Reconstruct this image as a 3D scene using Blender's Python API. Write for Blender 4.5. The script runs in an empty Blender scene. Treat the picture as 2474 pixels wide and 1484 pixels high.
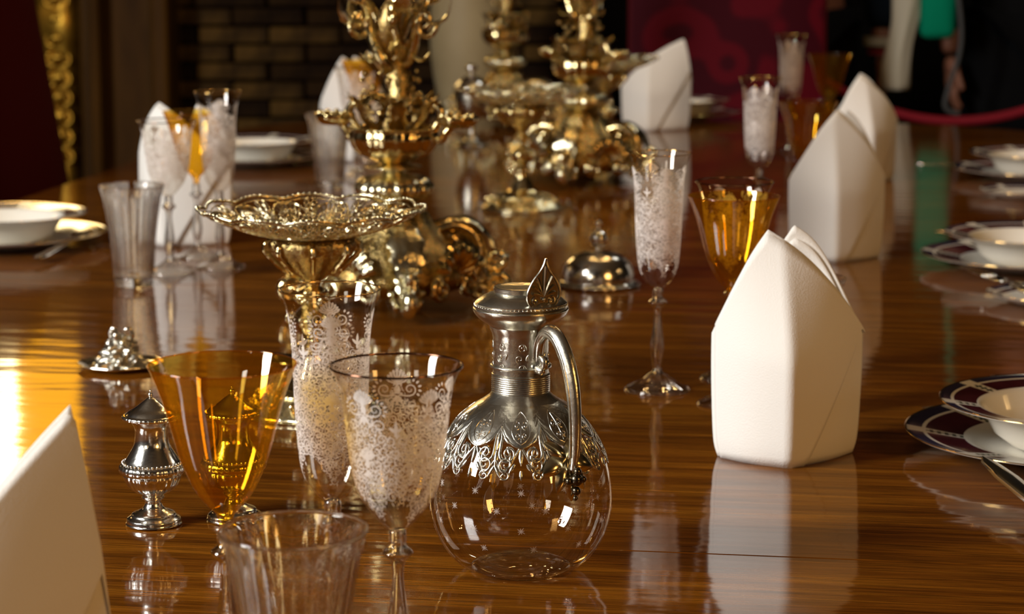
import bpy, math, random
import numpy as np
from mathutils import Vector, Matrix
random.seed(7)
PI = math.pi; TAU = 2*PI
scene = bpy.context.scene
C = scene.collection
T = 0.75            # table top height
CAMH = 0.43         # camera height above the table top
F = 5600.0          # focal length in pixels of the 2474 wide frame
PITCH = math.atan(932/5600)

# ------------------------------------------------------------------ camera, world, lights, exposure
cam = bpy.data.cameras.new('camera'); co = bpy.data.objects.new('camera', cam); C.objects.link(co)
cam.sensor_width = 36; cam.lens = F/2474*36; cam.clip_start = .05; cam.clip_end = 60
co.location = (0, 0, T+CAMH); co.rotation_euler = (PI/2-PITCH, 0, 0)
cam.dof.use_dof = True; cam.dof.focus_distance = 1.56; cam.dof.aperture_fstop = 11.5
scene.camera = co
w = bpy.data.worlds.new('world'); scene.world = w; w.use_nodes = True
bg = w.node_tree.nodes['Background']; bg.inputs[0].default_value = (.9, .62, .38, 1); bg.inputs[1].default_value = .02
scene.view_settings.view_transform = 'Standard'; scene.view_settings.look = 'None'
scene.view_settings.exposure = 0.0; scene.view_settings.gamma = 1.0; scene.view_settings.use_curve_mapping = False
try:
    scene.cycles.max_bounces = 16; scene.cycles.transparent_max_bounces = 40
    scene.cycles.transmission_bounces = 14; scene.cycles.glossy_bounces = 6; scene.cycles.diffuse_bounces = 3
    scene.cycles.sample_clamp_indirect = 6
    scene.cycles.use_denoising = True
except Exception: pass

def area(name, loc, target, sx, sy, power, col):
    l = bpy.data.lights.new(name, 'AREA'); l.shape = 'RECTANGLE'; l.size = sx; l.size_y = sy; l.energy = power; l.color = col
    o = bpy.data.objects.new(name, l); C.objects.link(o); o.location = loc
    o.rotation_euler = (Vector(target)-Vector(loc)).to_track_quat('-Z', 'Y').to_euler()
    return o
def bulb(loc, power, col, r=.03):
    l = bpy.data.lights.new('bulb_light', 'POINT'); l.energy = power; l.color = col; l.shadow_soft_size = r
    o = bpy.data.objects.new('bulb_light', l); C.objects.link(o); o.location = loc
area('window_light_left', (-2.7, .55, 2.25), (0.1, 2.2, T), .75, 1.3, 148, (1, .98, .955))
area('window_light_left_rear', (-2.2, -1.3, 2.2), (0, 1.6, T), .5, .9, 11, (1, .90, .76))
area('visitor_ceiling_light', (1.5, 4.9, 3.2), (1.15, 6.1, 1.1), .3, .3, 9, (1, .97, .88))
area('window_light_right', (2.3, -.9, 2.1), (.1, 2, T), .5, 1.0, 27, (1, .52, .15))
WARM = (1, .60, .22)
for k in range(8):
    a = k*TAU/8+.2
    bulb((.25+.42*math.cos(a), 3.4+.42*math.sin(a), 2.35+.06*(k % 2)), 2.6, WARM, .022)
for k in range(3):
    bulb((2.6, 2.0+.16*k, 1.95+.07*(k % 2)), 1.6, WARM, .02)
    bulb((-1.6+.15*k, -1.6, 2.0+.05*(k % 2)), 1.6, WARM, .02)
    bulb((-2.9, 4.6+.16*k, 1.75+.08*k), 1.8, WARM, .02)

def P(px, py, h=0.0):
    """world point seen at pixel (px,py) at height h above the table top"""
    f = Vector((0, math.cos(PITCH), -math.sin(PITCH))); u = Vector((0, math.sin(PITCH), math.cos(PITCH)))
    d = f + Vector((1, 0, 0))*((px-1237)/F) - u*((py-742)/F)
    t = (h-CAMH)/d.z
    return Vector((d.x*t, d.y*t, T+h))
def PD(px, py, D):
    """world point seen at pixel (px,py) at forward distance D"""
    f = Vector((0, math.cos(PITCH), -math.sin(PITCH))); u = Vector((0, math.sin(PITCH), math.cos(PITCH)))
    d = f + Vector((1, 0, 0))*((px-1237)/F) - u*((py-742)/F)
    t = D/d.y
    return Vector((d.x*t, D, T+CAMH+d.z*t))

# ------------------------------------------------------------------ materials
def nodes(name):
    m = bpy.data.materials.new(name); m.use_nodes = True
    nt = m.node_tree; nt.nodes.clear()
    out = nt.nodes.new('ShaderNodeOutputMaterial')
    return m, nt, out
def N(nt, t, **k):
    n = nt.nodes.new(t)
    for a, b in k.items():
        if a in n.inputs: n.inputs[a].default_value = b
        else: setattr(n, a, b)
    return n
def math_(nt, op, a, b=None, c=None):
    n = nt.nodes.new('ShaderNodeMath'); n.operation = op
    for i, v in enumerate((a, b, c)):
        if v is None: continue
        if isinstance(v, (int, float)): n.inputs[i].default_value = v
        else: nt.links.new(v, n.inputs[i])
    return n.outputs[0]
def simple(name, col, rough=.5, metal=0., bump=0., bscale=80., var=0., vscale=6., vcol=None, coat=0., stretch=(1, 1, 1), spec=.5, sheen=0.):
    m, nt, out = nodes(name)
    p = N(nt, 'ShaderNodeBsdfPrincipled'); nt.links.new(p.outputs[0], out.inputs[0])
    p.inputs['Base Color'].default_value = (*col, 1); p.inputs['Roughness'].default_value = rough
    p.inputs['Metallic'].default_value = metal; p.inputs['Coat Weight'].default_value = coat
    p.inputs['Specular IOR Level'].default_value = spec
    if sheen: p.inputs['Sheen Weight'].default_value = sheen
    tc = N(nt, 'ShaderNodeTexCoord'); mp = N(nt, 'ShaderNodeMapping'); mp.inputs['Scale'].default_value = stretch
    nt.links.new(tc.outputs['Object'], mp.inputs[0])
    if var:
        nz = N(nt, 'ShaderNodeTexNoise', Scale=vscale, Detail=5.0); nt.links.new(mp.outputs[0], nz.inputs[0])
        mx = N(nt, 'ShaderNodeMix', data_type='RGBA'); mx.inputs[6].default_value = (*col, 1)
        mx.inputs[7].default_value = (*(vcol or tuple(c*.4 for c in col)), 1)
        rr = N(nt, 'ShaderNodeMapRange'); rr.inputs[1].default_value = .4; rr.inputs[2].default_value = .65; rr.inputs[4].default_value = var
        nt.links.new(nz.outputs[0], rr.inputs[0]); nt.links.new(rr.outputs[0], mx.inputs[0]); nt.links.new(mx.outputs[2], p.inputs['Base Color'])
    if bump:
        nb = N(nt, 'ShaderNodeTexNoise', Scale=bscale, Detail=3.0); nt.links.new(mp.outputs[0], nb.inputs[0])
        b = N(nt, 'ShaderNodeBump', Strength=bump, Distance=.002); nt.links.new(nb.outputs[0], b.inputs['Height'])
        nt.links.new(b.outputs[0], p.inputs['Normal'])
    return m
SILVER = simple('silver', (.83, .81, .75), .17, 1, bump=.10, bscale=300)
SILVERW = simple('worn_silver', (.68, .65, .56), .27, 1, bump=.12, bscale=260, var=.5, vscale=60, vcol=(.42, .39, .31))
GILT = simple('silver_gilt', (.82, .68, .37), .13, 1, bump=.35, bscale=200, var=.6, vscale=30, vcol=(.40, .28, .10))
GILTD = simple('chased_gilt', (.62, .47, .20), .17, 1, bump=.8, bscale=380, var=.8, vscale=60, vcol=(.26, .15, .04))
GILTP = simple('pale_gilt', (.93, .87, .62), .19, 1, bump=.4, bscale=260, var=.6, vscale=40, vcol=(.48, .38, .16))
GOLDRIM = simple('gold_rim', (.80, .52, .18), .12, 1)
DARKRIM = simple('dark_metallic_rim', (.16, .08, .05), .14, 1)
STEELC = simple('cutlery_silver', (.78, .73, .64), .12, 1)
CHINA = simple('white_china', (.84, .80, .70), .12, spec=.5)
MAROON = simple('maroon_glaze', (.055, .006, .010), .10, var=.6, vscale=60, vcol=(.09, .014, .02))
NAVY = simple('navy_glaze', (.03, .022, .055), .10)
GREENG = simple('green_motif_glaze', (.05, .07, .045), .12)
LINEN = simple('linen', (.88, .85, .79), .92, bump=.22, bscale=900, spec=.15, sheen=.2)
REDV = simple('red_velvet', (.05, .0015, .002), .85, bump=.3, bscale=60, sheen=.02, spec=.04)
ROPE = simple('red_rope', (.20, .004, .012), .7, bump=.5, bscale=200, spec=.2)
BRASS = simple('brass', (.7, .48, .18), .22, 1)
BLACK = simple('black_cloth', (.0035, .0035, .004), .9, bump=.3, bscale=120, spec=.1)
GREYP = simple('grey_piping', (.06, .06, .06), .6, spec=.3)
NAVYC = simple('navy_cloth', (.007, .012, .022), .9, spec=.1)
CREAM = simple('cream_cloth', (.50, .46, .36), .9, bump=.6, bscale=40, spec=.1)
GREENC = simple('emerald_cloth', (.0, .24, .13), .8, spec=.1)
REDC = simple('red_wristband_cloth', (.25, .012, .02), .8)
SKIN = simple('skin', (.22, .085, .045), .55, var=.3, vscale=30, vcol=(.16, .05, .03))
HAIR = simple('dark_hair', (.012, .008, .006), .6, bump=.8, bscale=150)
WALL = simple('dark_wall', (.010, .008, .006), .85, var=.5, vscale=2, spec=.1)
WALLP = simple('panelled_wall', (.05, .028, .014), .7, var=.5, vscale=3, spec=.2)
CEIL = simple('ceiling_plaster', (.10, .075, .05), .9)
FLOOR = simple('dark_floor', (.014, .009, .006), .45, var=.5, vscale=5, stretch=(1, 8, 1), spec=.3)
BRICKM = [simple('soot_brick', (.030, .015, .005), .85, bump=1, bscale=50, var=.9, vscale=16, vcol=(.012, .006, .003), spec=.08),
          simple('worn_brick', (.105, .056, .014), .8, bump=1, bscale=50, var=.9, vscale=14, vcol=(.03, .016, .006), spec=.08)]
MORTAR = simple('mortar', (.012, .007, .004), .95, bump=1, bscale=50, spec=.05)
BROWNM = simple('brown_marble', (.085, .036, .005), .55, var=.8, vscale=4, vcol=(.03, .012, .002), stretch=(3, 3, .6), spec=.08)
GILTW = simple('gilded_wood', (.70, .40, .05), .42, .9, bump=.6, bscale=30, var=.6, vscale=18, vcol=(.22, .10, .01))
VASE = simple('cream_stoneware', (.42, .33, .18), .6, var=.4, vscale=8, vcol=(.26, .19, .09))
DARKW = simple('dark_carved_wood', (.02, .012, .006), .4, var=.6, vscale=6, stretch=(1, 1, .2))

def damask():
    m, nt, out = nodes('red_damask')
    p = N(nt, 'ShaderNodeBsdfPrincipled', Roughness=.7); p.inputs['Specular IOR Level'].default_value = .1
    nt.links.new(p.outputs[0], out.inputs[0])
    tc = N(nt, 'ShaderNodeTexCoord'); nz = N(nt, 'ShaderNodeTexVoronoi', Scale=8.0); nz.feature = 'SMOOTH_F1'
    nt.links.new(tc.outputs['Object'], nz.inputs[0])
    s = math_(nt, 'SINE', math_(nt, 'MULTIPLY', nz.outputs[0], 16.0))
    rr = N(nt, 'ShaderNodeMapRange'); rr.inputs[1].default_value = -.1; rr.inputs[2].default_value = .5; nt.links.new(s, rr.inputs[0])
    mx = N(nt, 'ShaderNodeMix', data_type='RGBA'); mx.inputs[6].default_value = (.10, .002, .008, 1); mx.inputs[7].default_value = (.045, .0015, .006, 1)
    nt.links.new(rr.outputs[0], mx.inputs[0]); nt.links.new(mx.outputs[2], p.inputs['Base Color'])
    return m
DAMASK = damask()

def wood():
    m, nt, out = nodes('polished_mahogany')
    p = N(nt, 'ShaderNodeBsdfPrincipled', Roughness=.07); nt.links.new(p.outputs[0], out.inputs[0])
    p.inputs['Specular IOR Level'].default_value = .5
    tc = N(nt, 'ShaderNodeTexCoord')
    mp = N(nt, 'ShaderNodeMapping'); mp.inputs['Scale'].default_value = (1.1, 36, 10); nt.links.new(tc.outputs['Object'], mp.inputs[0])
    wn = N(nt, 'ShaderNodeTexNoise', Scale=1.6, Detail=7.0, Roughness=.62, Distortion=.5); nt.links.new(mp.outputs[0], wn.inputs[0])
    cr = N(nt, 'ShaderNodeValToRGB'); e = cr.color_ramp.elements
    e[0].position = .27; e[0].color = (.075, .021, .0018, 1); e[1].position = .74; e[1].color = (.35, .124, .009, 1)
    x = e.new(.5); x.color = (.190, .058, .0042, 1)
    nt.links.new(wn.outputs[0], cr.inputs[0])
    mp2 = N(nt, 'ShaderNodeMapping'); mp2.inputs['Scale'].default_value = (14, 420, 60); nt.links.new(tc.outputs['Object'], mp2.inputs[0])
    pn = N(nt, 'ShaderNodeTexNoise', Scale=1.0, Detail=3.0, Roughness=.7); nt.links.new(mp2.outputs[0], pn.inputs[0])
    r2 = N(nt, 'ShaderNodeMapRange'); r2.inputs[1].default_value = .36; r2.inputs[2].default_value = .56; r2.inputs[3].default_value = .42; r2.inputs[4].default_value = 1.0
    nt.links.new(pn.outputs[0], r2.inputs[0])
    mx = N(nt, 'ShaderNodeVectorMath'); mx.operation = 'SCALE'; nt.links.new(cr.outputs[0], mx.inputs[0]); nt.links.new(r2.outputs[0], mx.inputs['Scale'])
    nt.links.new(mx.outputs[0], p.inputs['Base Color'])
    mp3 = N(nt, 'ShaderNodeMapping'); mp3.inputs['Scale'].default_value = (2.5, 9, 4); nt.links.new(tc.outputs['Object'], mp3.inputs[0])
    bn = N(nt, 'ShaderNodeTexNoise', Scale=3.0, Detail=2.0); nt.links.new(mp3.outputs[0], bn.inputs[0])
    b = N(nt, 'ShaderNodeBump', Strength=.05, Distance=.01); nt.links.new(bn.outputs[0], b.inputs['Height']); nt.links.new(b.outputs[0], p.inputs['Normal'])
    return m
WOOD = wood()

def thin_glass(name, tint=(.97, .95, .92), edge=(.80, .72, .62), refl=.06, etch=None, rough=.01, body=None):
    """thin blown glass wall: see-through with Fresnel-like gloss; etch = lace coverage"""
    m, nt, out = nodes(name)
    lw = N(nt, 'ShaderNodeLayerWeight', Blend=.5); fc = lw.outputs['Facing']
    p4 = math_(nt, 'POWER', fc, 4.0)
    mx = N(nt, 'ShaderNodeMix', data_type='RGBA'); mx.inputs[6].default_value = (*tint, 1); mx.inputs[7].default_value = (*edge, 1)
    nt.links.new(math_(nt, 'POWER', fc, 2.5), mx.inputs[0])
    tr = N(nt, 'ShaderNodeBsdfTransparent'); nt.links.new(mx.outputs[2], tr.inputs[0])
    gl = N(nt, 'ShaderNodeBsdfGlossy', Roughness=rough); gl.inputs[0].default_value = (1, .98, .95, 1)
    ms = N(nt, 'ShaderNodeMixShader')
    nt.links.new(math_(nt, 'ADD', math_(nt, 'MULTIPLY', p4, .6), refl), ms.inputs[0])
    nt.links.new(tr.outputs[0], ms.inputs[1]); nt.links.new(gl.outputs[0], ms.inputs[2])
    last = ms.outputs[0]
    if body:
        tb = N(nt, 'ShaderNodeBsdfTranslucent'); tb.inputs[0].default_value = (*body, 1)
        mb_ = N(nt, 'ShaderNodeMixShader'); mb_.inputs[0].default_value = .07
        nt.links.new(last, mb_.inputs[1]); nt.links.new(tb.outputs[0], mb_.inputs[2]); last = mb_.outputs[0]
    if etch:
        uv = N(nt, 'ShaderNodeUVMap')
        sp = N(nt, 'ShaderNodeSeparateXYZ'); nt.links.new(uv.outputs[0], sp.inputs[0])
        V = N(nt, 'ShaderNodeTexVoronoi', Scale=etch[0]); V.voronoi_dimensions = '2D'; V.inputs['Randomness'].default_value = .7
        nt.links.new(uv.outputs[0], V.inputs[0])
        sc = N(nt, 'ShaderNodeVectorMath'); sc.operation = 'SUBTRACT'; nt.links.new(uv.outputs[0], sc.inputs[0]); nt.links.new(V.outputs['Position'], sc.inputs[1])
        s2 = N(nt, 'ShaderNodeSeparateXYZ'); nt.links.new(sc.outputs[0], s2.inputs[0])
        ang = math_(nt, 'ARCTAN2', s2.outputs[1], s2.outputs[0])
        spi = math_(nt, 'SINE', math_(nt, 'ADD', math_(nt, 'MULTIPLY', V.outputs['Distance'], 17.0), ang))
        nz = N(nt, 'ShaderNodeTexNoise', Scale=etch[0]*1.3, Detail=3.0); nt.links.new(uv.outputs[0], nz.inputs[0])
        spi = math_(nt, 'ADD', spi, math_(nt, 'MULTIPLY', math_(nt, 'SUBTRACT', nz.outputs[0], .5), 3.5))
        on = math_(nt, 'GREATER_THAN', spi, etch[1])
        # band limits with scalloped edges (uv.y = height in metres * 1)
        sc1 = math_(nt, 'ABSOLUTE', math_(nt, 'SINE', math_(nt, 'MULTIPLY', sp.outputs[0], PI/etch[4])))
        top = math_(nt, 'SUBTRACT', etch[3], math_(nt, 'MULTIPLY', sc1, etch[5]))
        bot = math_(nt, 'ADD', etch[2], math_(nt, 'MULTIPLY', sc1, etch[5]*.7))
        inb = math_(nt, 'MULTIPLY', math_(nt, 'LESS_THAN', sp.outputs[1], top), math_(nt, 'GREATER_THAN', sp.outputs[1], bot))
        on = math_(nt, 'MULTIPLY', math_(nt, 'MULTIPLY', on, inb), .72)
        df = N(nt, 'ShaderNodeBsdfDiffuse'); df.inputs[0].default_value = (.97, .91, .86, 1)
        tl = N(nt, 'ShaderNodeBsdfTranslucent'); tl.inputs[0].default_value = (.97, .91, .86, 1)
        m2 = N(nt, 'ShaderNodeMixShader'); m2.inputs[0].default_value = .45; nt.links.new(df.outputs[0], m2.inputs[1]); nt.links.new(tl.outputs[0], m2.inputs[2])
        m3 = N(nt, 'ShaderNodeMixShader'); nt.links.new(on, m3.inputs[0]); nt.links.new(last, m3.inputs[1]); nt.links.new(m2.outputs[0], m3.inputs[2])
        last = m3.outputs[0]
    nt.links.new(last, out.inputs[0])
    return m
def solid_glass(name, col=(1, .99, .97), rough=0.0, ior=1.5, clear=.3):
    m, nt, out = nodes(name)
    g = N(nt, 'ShaderNodeBsdfGlass', Roughness=rough, IOR=ior); g.inputs[0].default_value = (*col, 1)
    t = N(nt, 'ShaderNodeBsdfTransparent'); x = N(nt, 'ShaderNodeMixShader'); x.inputs[0].default_value = clear
    nt.links.new(g.outputs[0], x.inputs[1]); nt.links.new(t.outputs[0], x.inputs[2])
    nt.links.new(x.outputs[0], out.inputs[0]); return m
def etched():
    m, nt, out = nodes('etched_white')
    df = N(nt, 'ShaderNodeBsdfDiffuse'); df.inputs[0].default_value = (.97, .91, .86, 1)
    tl = N(nt, 'ShaderNodeBsdfTranslucent'); tl.inputs[0].default_value = (.97, .91, .86, 1)
    t = N(nt, 'ShaderNodeBsdfTransparent')
    m2 = N(nt, 'ShaderNodeMixShader'); m2.inputs[0].default_value = .4; nt.links.new(df.outputs[0], m2.inputs[1]); nt.links.new(tl.outputs[0], m2.inputs[2])
    m3 = N(nt, 'ShaderNodeMixShader'); m3.inputs[0].default_value = .05; nt.links.new(m2.outputs[0], m3.inputs[1]); nt.links.new(t.outputs[0], m3.inputs[2])
    nt.links.new(m3.outputs[0], out.inputs[0]); return m
GLASS = thin_glass('clear_glass')
GLASST = thin_glass('tumbler_glass', refl=.09)
GLASSD = thin_glass('decanter_glass', edge=(.75, .66, .58), refl=.13)
#                        scale, threshold, zbot, ztop, period, depth
GLASSG = thin_glass('etched_goblet_glass', etch=(230, .55, .103, .176, .035, .024))
GLASSF = thin_glass('etched_flute_glass', etch=(230, .35, .108, .208, .032, .026))
AMBER = thin_glass('amber_glass', tint=(.98, .70, .12), edge=(.70, .24, .01), refl=.10, body=(.95, .50, .03))
CRYSTAL = solid_glass('crystal'); CRYSTALT = solid_glass('thin_crystal', clear=.62)
AMBERS = solid_glass('amber_crystal', (.95, .62, .12))
ETCH = etched()
FOOTG = thin_glass('foot_glass', edge=(.9, .85, .78), refl=.24, rough=.06)

# ------------------------------------------------------------------ mesh helpers
class MB:
    def __init__(s): s.v = []; s.f = []; s.m = []; s.uv = {}
    def add(s, vs, fs, mat=0):
        o = len(s.v); s.v.extend([tuple(p) for p in vs]); s.f.extend([tuple(i+o for i in f) for f in fs])
        s.m.extend([mat]*len(fs) if isinstance(mat, int) else mat); return o
    def grid(s, rows, closed=False, mat=0):
        n = len(rows[0]); vs = [p for r in rows for p in r]; fs = []
        for i in range(len(rows)-1):
            for j in range(n if closed else n-1):
                k = (j+1) % n; fs.append((i*n+j, i*n+k, (i+1)*n+k, (i+1)*n+j))
        s.add(vs, fs, mat)
    def box(s, c, d, rz=0, mat=0):
        c = Vector(c); R = Matrix.Rotation(rz, 3, 'Z'); vs = []
        for i in range(8): vs.append(c+R@Vector(((i & 1)-.5, ((i >> 1) & 1)-.5, ((i >> 2) & 1)-.5))*1.0 if False else c+R@Vector((((i & 1)-.5)*d[0], (((i >> 1) & 1)-.5)*d[1], (((i >> 2) & 1)-.5)*d[2])))
        s.add(vs, [(0, 2, 3, 1), (4, 5, 7, 6), (0, 1, 5, 4), (2, 6, 7, 3), (0, 4, 6, 2), (1, 3, 7, 5)], mat)
    def build(s, name, mat, parent=None, smooth=True, angle=None, bevel=0):
        me = bpy.data.meshes.new(name); me.from_pydata(s.v, [], s.f); me.update()
        mats = mat if isinstance(mat, (list, tuple)) else [mat]
        for x in mats: me.materials.append(x)
        if len(mats) > 1: me.polygons.foreach_set('material_index', s.m)
        me.polygons.foreach_set('use_smooth', [smooth]*len(me.polygons))
        if s.uv:
            ul = me.uv_layers.new(name='UVMap'); arr = np.zeros(len(me.loops)*2)
            for i, l in enumerate(me.loops):
                u = s.uv.get(l.vertex_index, (0, 0)); arr[2*i] = u[0]; arr[2*i+1] = u[1]
            ul.data.foreach_set('uv', arr)
        if angle: me.set_sharp_from_angle(angle=math.radians(angle))
        o = bpy.data.objects.new(name, me); C.objects.link(o)
        if parent: o.parent = parent
        if bevel:
            b = o.modifiers.new('bevel', 'BEVEL'); b.width = bevel; b.segments = 2; b.limit_method = 'ANGLE'
        return o
def thing(name, label, cat, loc=(0, 0, 0), rz=0, group=None):
    o = bpy.data.objects.new(name, None); C.objects.link(o); o.location = loc; o.rotation_euler = (0, 0, rz); o.empty_display_size = .05
    return tag(o, label, cat, group)
def tag(o, label=None, cat=None, group=None, kind=None):
    if label: o['label'] = label
    if cat: o['category'] = cat
    if group: o['group'] = group
    if kind: o['kind'] = kind
    return o
def dup(root, loc, rz=0, label=None, sc=None):
    r = root.copy(); C.objects.link(r); r.location = loc; r.rotation_euler = (0, 0, rz)
    if sc: r.scale = (sc, sc, sc)
    if label: r['label'] = label
    for ch in list(root.children):
        c = ch.copy(); C.objects.link(c); c.parent = r
        for g in list(ch.children):
            d = g.copy(); C.objects.link(d); d.parent = c
    return r
def smooth_profile(pts, n=6):
    """catmull-rom through (r,z) points; repeat a point for a hard corner"""
    pts = [np.array(p, float) for p in pts]; out = []
    for i in range(len(pts)-1):
        p0 = pts[max(i-1, 0)]; p1 = pts[i]; p2 = pts[i+1]; p3 = pts[min(i+2, len(pts)-1)]
        if np.allclose(p1, p2): continue
        for k in range(n):
            t = k/n
            out.append(.5*((2*p1)+(-p0+p2)*t+(2*p0-5*p1+4*p2-p3)*t*t+(-p0+3*p1-3*p2+p3)*t**3))
    out.append(pts[-1]); return [(float(max(q[0], 0)), float(q[1])) for q in out]
def lathe(prof, seg=48, mod=None, mb=None, uv=False, rref=None):
    mb = mb or MB(); rows = []
    start = len(mb.v); ns = seg+1 if uv else seg
    for (r, z) in prof:
        row = []
        for j in range(ns):
            th = TAU*j/seg; rr, zz = (r, z)
            if mod: rr, zz = mod(r, z, th)
            row.append((rr*math.cos(th), rr*math.sin(th), zz))
            if uv: mb.uv[start+len(rows)*ns+j] = (th*rref, z)
        rows.append(row)
    mb.grid(rows, closed=not uv); return mb
def tube(path, radii, n=8, mb=None, flat=1.0, closed=False, caps=True):
    mb = mb or MB(); path = [Vector(p) for p in path]; m = len(path)
    if isinstance(radii, (int, float)): radii = [radii]*m
    tans = []
    for i in range(m):
        a = path[(i-1) % m] if closed else path[max(i-1, 0)]; b = path[(i+1) % m] if closed else path[min(i+1, m-1)]
        t = (b-a); tans.append(t.normalized() if t.length > 1e-9 else Vector((0, 0, 1)))
    up = Vector((0, 0, 1)) if abs(tans[0].z) < .9 else Vector((1, 0, 0))
    nrm = (up-tans[0]*up.dot(tans[0])).normalized(); rows = []
    for i in range(m):
        t = tans[i]; nrm = (nrm-t*nrm.dot(t)); nrm = nrm.normalized() if nrm.length > 1e-6 else t.orthogonal().normalized()
        bn = t.cross(nrm)
        rows.append([path[i]+(nrm*math.cos(TAU*k/n)*flat+bn*math.sin(TAU*k/n))*radii[i] for k in range(n)])
    if closed: rows.append(rows[0])
    o = len(mb.v); mb.grid(rows, closed=True)
    if caps and not closed:
        mb.add([], [tuple(reversed([o-len(mb.v)+k for k in range(n)]))] if False else [])
        base = len(mb.v)
        mb.f.append(tuple(o+k for k in reversed(range(n)))); mb.m.append(0)
        mb.f.append(tuple(o+(m-1)*n+k for k in range(n))); mb.m.append(0)
    return mb
def torus(R, r, z, mb=None, seg=48, n=6, mod=None):
    path = []
    for j in range(seg):
        th = TAU*j/seg; rr, zz = (R, z)
        if mod: rr, zz = mod(R, z, th)
        path.append((rr*math.cos(th), rr*math.sin(th), zz))
    return tube(path, r, n, mb, closed=True)
def ball(c, r, mb, n=8, sq=(1, 1, 1)):
    rows = []
    for i in range(n//2+1):
        ph = PI*i/(n//2); rows.append([(c[0]+r*sq[0]*math.sin(ph)*math.cos(TAU*k/n), c[1]+r*sq[1]*math.sin(ph)*math.sin(TAU*k/n), c[2]-r*sq[2]*math.cos(ph)) for k in range(n)])
    mb.grid(rows, closed=True)
def beads(R, z, n, r, mb, sq=(1, 1, 1), nn=6):
    for j in range(n):
        th = TAU*j/n; ball((R*math.cos(th), R*math.sin(th), z), r, mb, nn, sq)
def spiral2(cx, cy, r0, turns, a0, d=1, n=16, r1=.12):
    out = []
    for i in range(n+1):
        t = i/n; r = r0*((1-t)+r1*t)
        a = a0+d*turns*TAU*t; out.append((cx+r*math.cos(a), cy+r*math.sin(a)))
    return out
def cat2(pts, n=6, dim=2):
    pts = [np.array(p, float) for p in pts]; out = []
    for i in range(len(pts)-1):
        p0 = pts[max(i-1, 0)]; p1 = pts[i]; p2 = pts[i+1]; p3 = pts[min(i+2, len(pts)-1)]
        for k in range(n):
            t = k/n; out.append(tuple(.5*((2*p1)+(-p0+p2)*t+(2*p0-5*p1+4*p2-p3)*t*t+(-p0+3*p1-3*p2+p3)*t**3)))
    out.append(tuple(pts[-1])); return out
def ribbon(mb, pts, widths, S, ridge=0.0):
    """flat ribbon along 2-D points, mapped onto a surface S(x, y, offset)"""
    n = len(pts); rows = []
    for i in range(n):
        a = pts[max(i-1, 0)]; b = pts[min(i+1, n-1)]; dx, dy = b[0]-a[0], b[1]-a[1]; L = math.hypot(dx, dy) or 1
        nx, ny = -dy/L, dx/L; w = (widths[i] if not isinstance(widths, (int, float)) else widths)*.5; x, y = pts[i]
        if ridge: rows.append([S(x+nx*w, y+ny*w, 0), S(x+nx*w*.5, y+ny*w*.5, ridge), S(x-nx*w*.5, y-ny*w*.5, ridge), S(x-nx*w, y-ny*w, 0)])
        else: rows.append([S(x+nx*w, y+ny*w, 0), S(x-nx*w, y-ny*w, 0)])
    mb.grid(rows)
def petal(mb, x, y, a, L, wd, S, ridge=0, n=4):
    pts = [(x+L*math.cos(a)*i/n, y+L*math.sin(a)*i/n) for i in range(n+1)]
    ribbon(mb, pts, [wd*(.15+math.sin(PI*min(1, .12+i/n*.88))**.8) if i < n else wd*.08 for i in range(n+1)], S, ridge)
def interp_r(prof):
    z = np.array([p[1] for p in prof]); r = np.array([p[0] for p in prof]); o = np.argsort(z)
    z, r = z[o], r[o]; return lambda q: float(np.interp(q, z, r))

# ------------------------------------------------------------------ the room
def struct(name, mb, mat, **k):
    o = mb.build(name, mat, smooth=False, **k); o['kind'] = 'structure'; return o
X0, X1, Y0, Y1, ZH = -3.6, 3.8, -2.6, 7.1, 3.5
m = MB(); m.box(((X0+X1)/2, (Y0+Y1)/2, -.05), (X1-X0+.4, Y1-Y0+.4, .1)); struct('floor', m, FLOOR)
m = MB(); m.box(((X0+X1)/2, (Y0+Y1)/2, ZH+.05), (X1-X0+.4, Y1-Y0+.4, .1)); struct('ceiling', m, CEIL)
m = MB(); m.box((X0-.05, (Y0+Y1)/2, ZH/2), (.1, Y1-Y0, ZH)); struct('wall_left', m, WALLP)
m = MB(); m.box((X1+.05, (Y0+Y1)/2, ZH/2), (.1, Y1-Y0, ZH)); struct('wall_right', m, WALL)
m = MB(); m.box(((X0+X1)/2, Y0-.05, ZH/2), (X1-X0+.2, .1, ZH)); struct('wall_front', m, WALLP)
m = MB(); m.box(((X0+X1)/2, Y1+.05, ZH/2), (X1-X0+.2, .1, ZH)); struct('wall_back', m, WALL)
m = MB(); m.box(((X0+X1)/2, Y1-.012, .09), (X1-X0, .024, .18)); struct('baseboard_back', m, DARKW, bevel=.004)

# ------------------------------------------------------------------ the table
AX = math.radians(-8.5)          # long axis of the table swings to the right going away
tO = Vector((.02, 3.0, 0))
def outline():
    pts = []
    hw, y0, y1, re = .875, -2.15, 2.10, .45
    n = 20
    for (cx, cy, a0) in ((hw-re, y1-re, 0), (-hw+re, y1-re, PI/2), (-hw+.3, y0+.3, PI), (hw-.3, y0+.3, 1.5*PI)):
        rr = re if cy > 0 else .3
        for i in range(n+1):
            a = a0+PI/2*i/n; pts.append((cx+rr*math.cos(a), cy+rr*math.sin(a)))
    return pts
OUT = outline()
table = thing('dining_table', 'long polished mahogany dining table under all the glass, silver and napkins', 'table', (tO.x, tO.y, 0), AX)
def clip(poly, y, keep_above):
    out = []
    for i in range(len(poly)):
        a, b = poly[i], poly[(i+1) % len(poly)]; ia = (a[1] >= y) == keep_above or a[1] == y; ib = (b[1] >= y) == keep_above or b[1] == y
        if ia: out.append(a)
        if ia != ib:
            t = (y-a[1])/(b[1]-a[1]); out.append((a[0]+(b[0]-a[0])*t, y))
    return out
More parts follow.
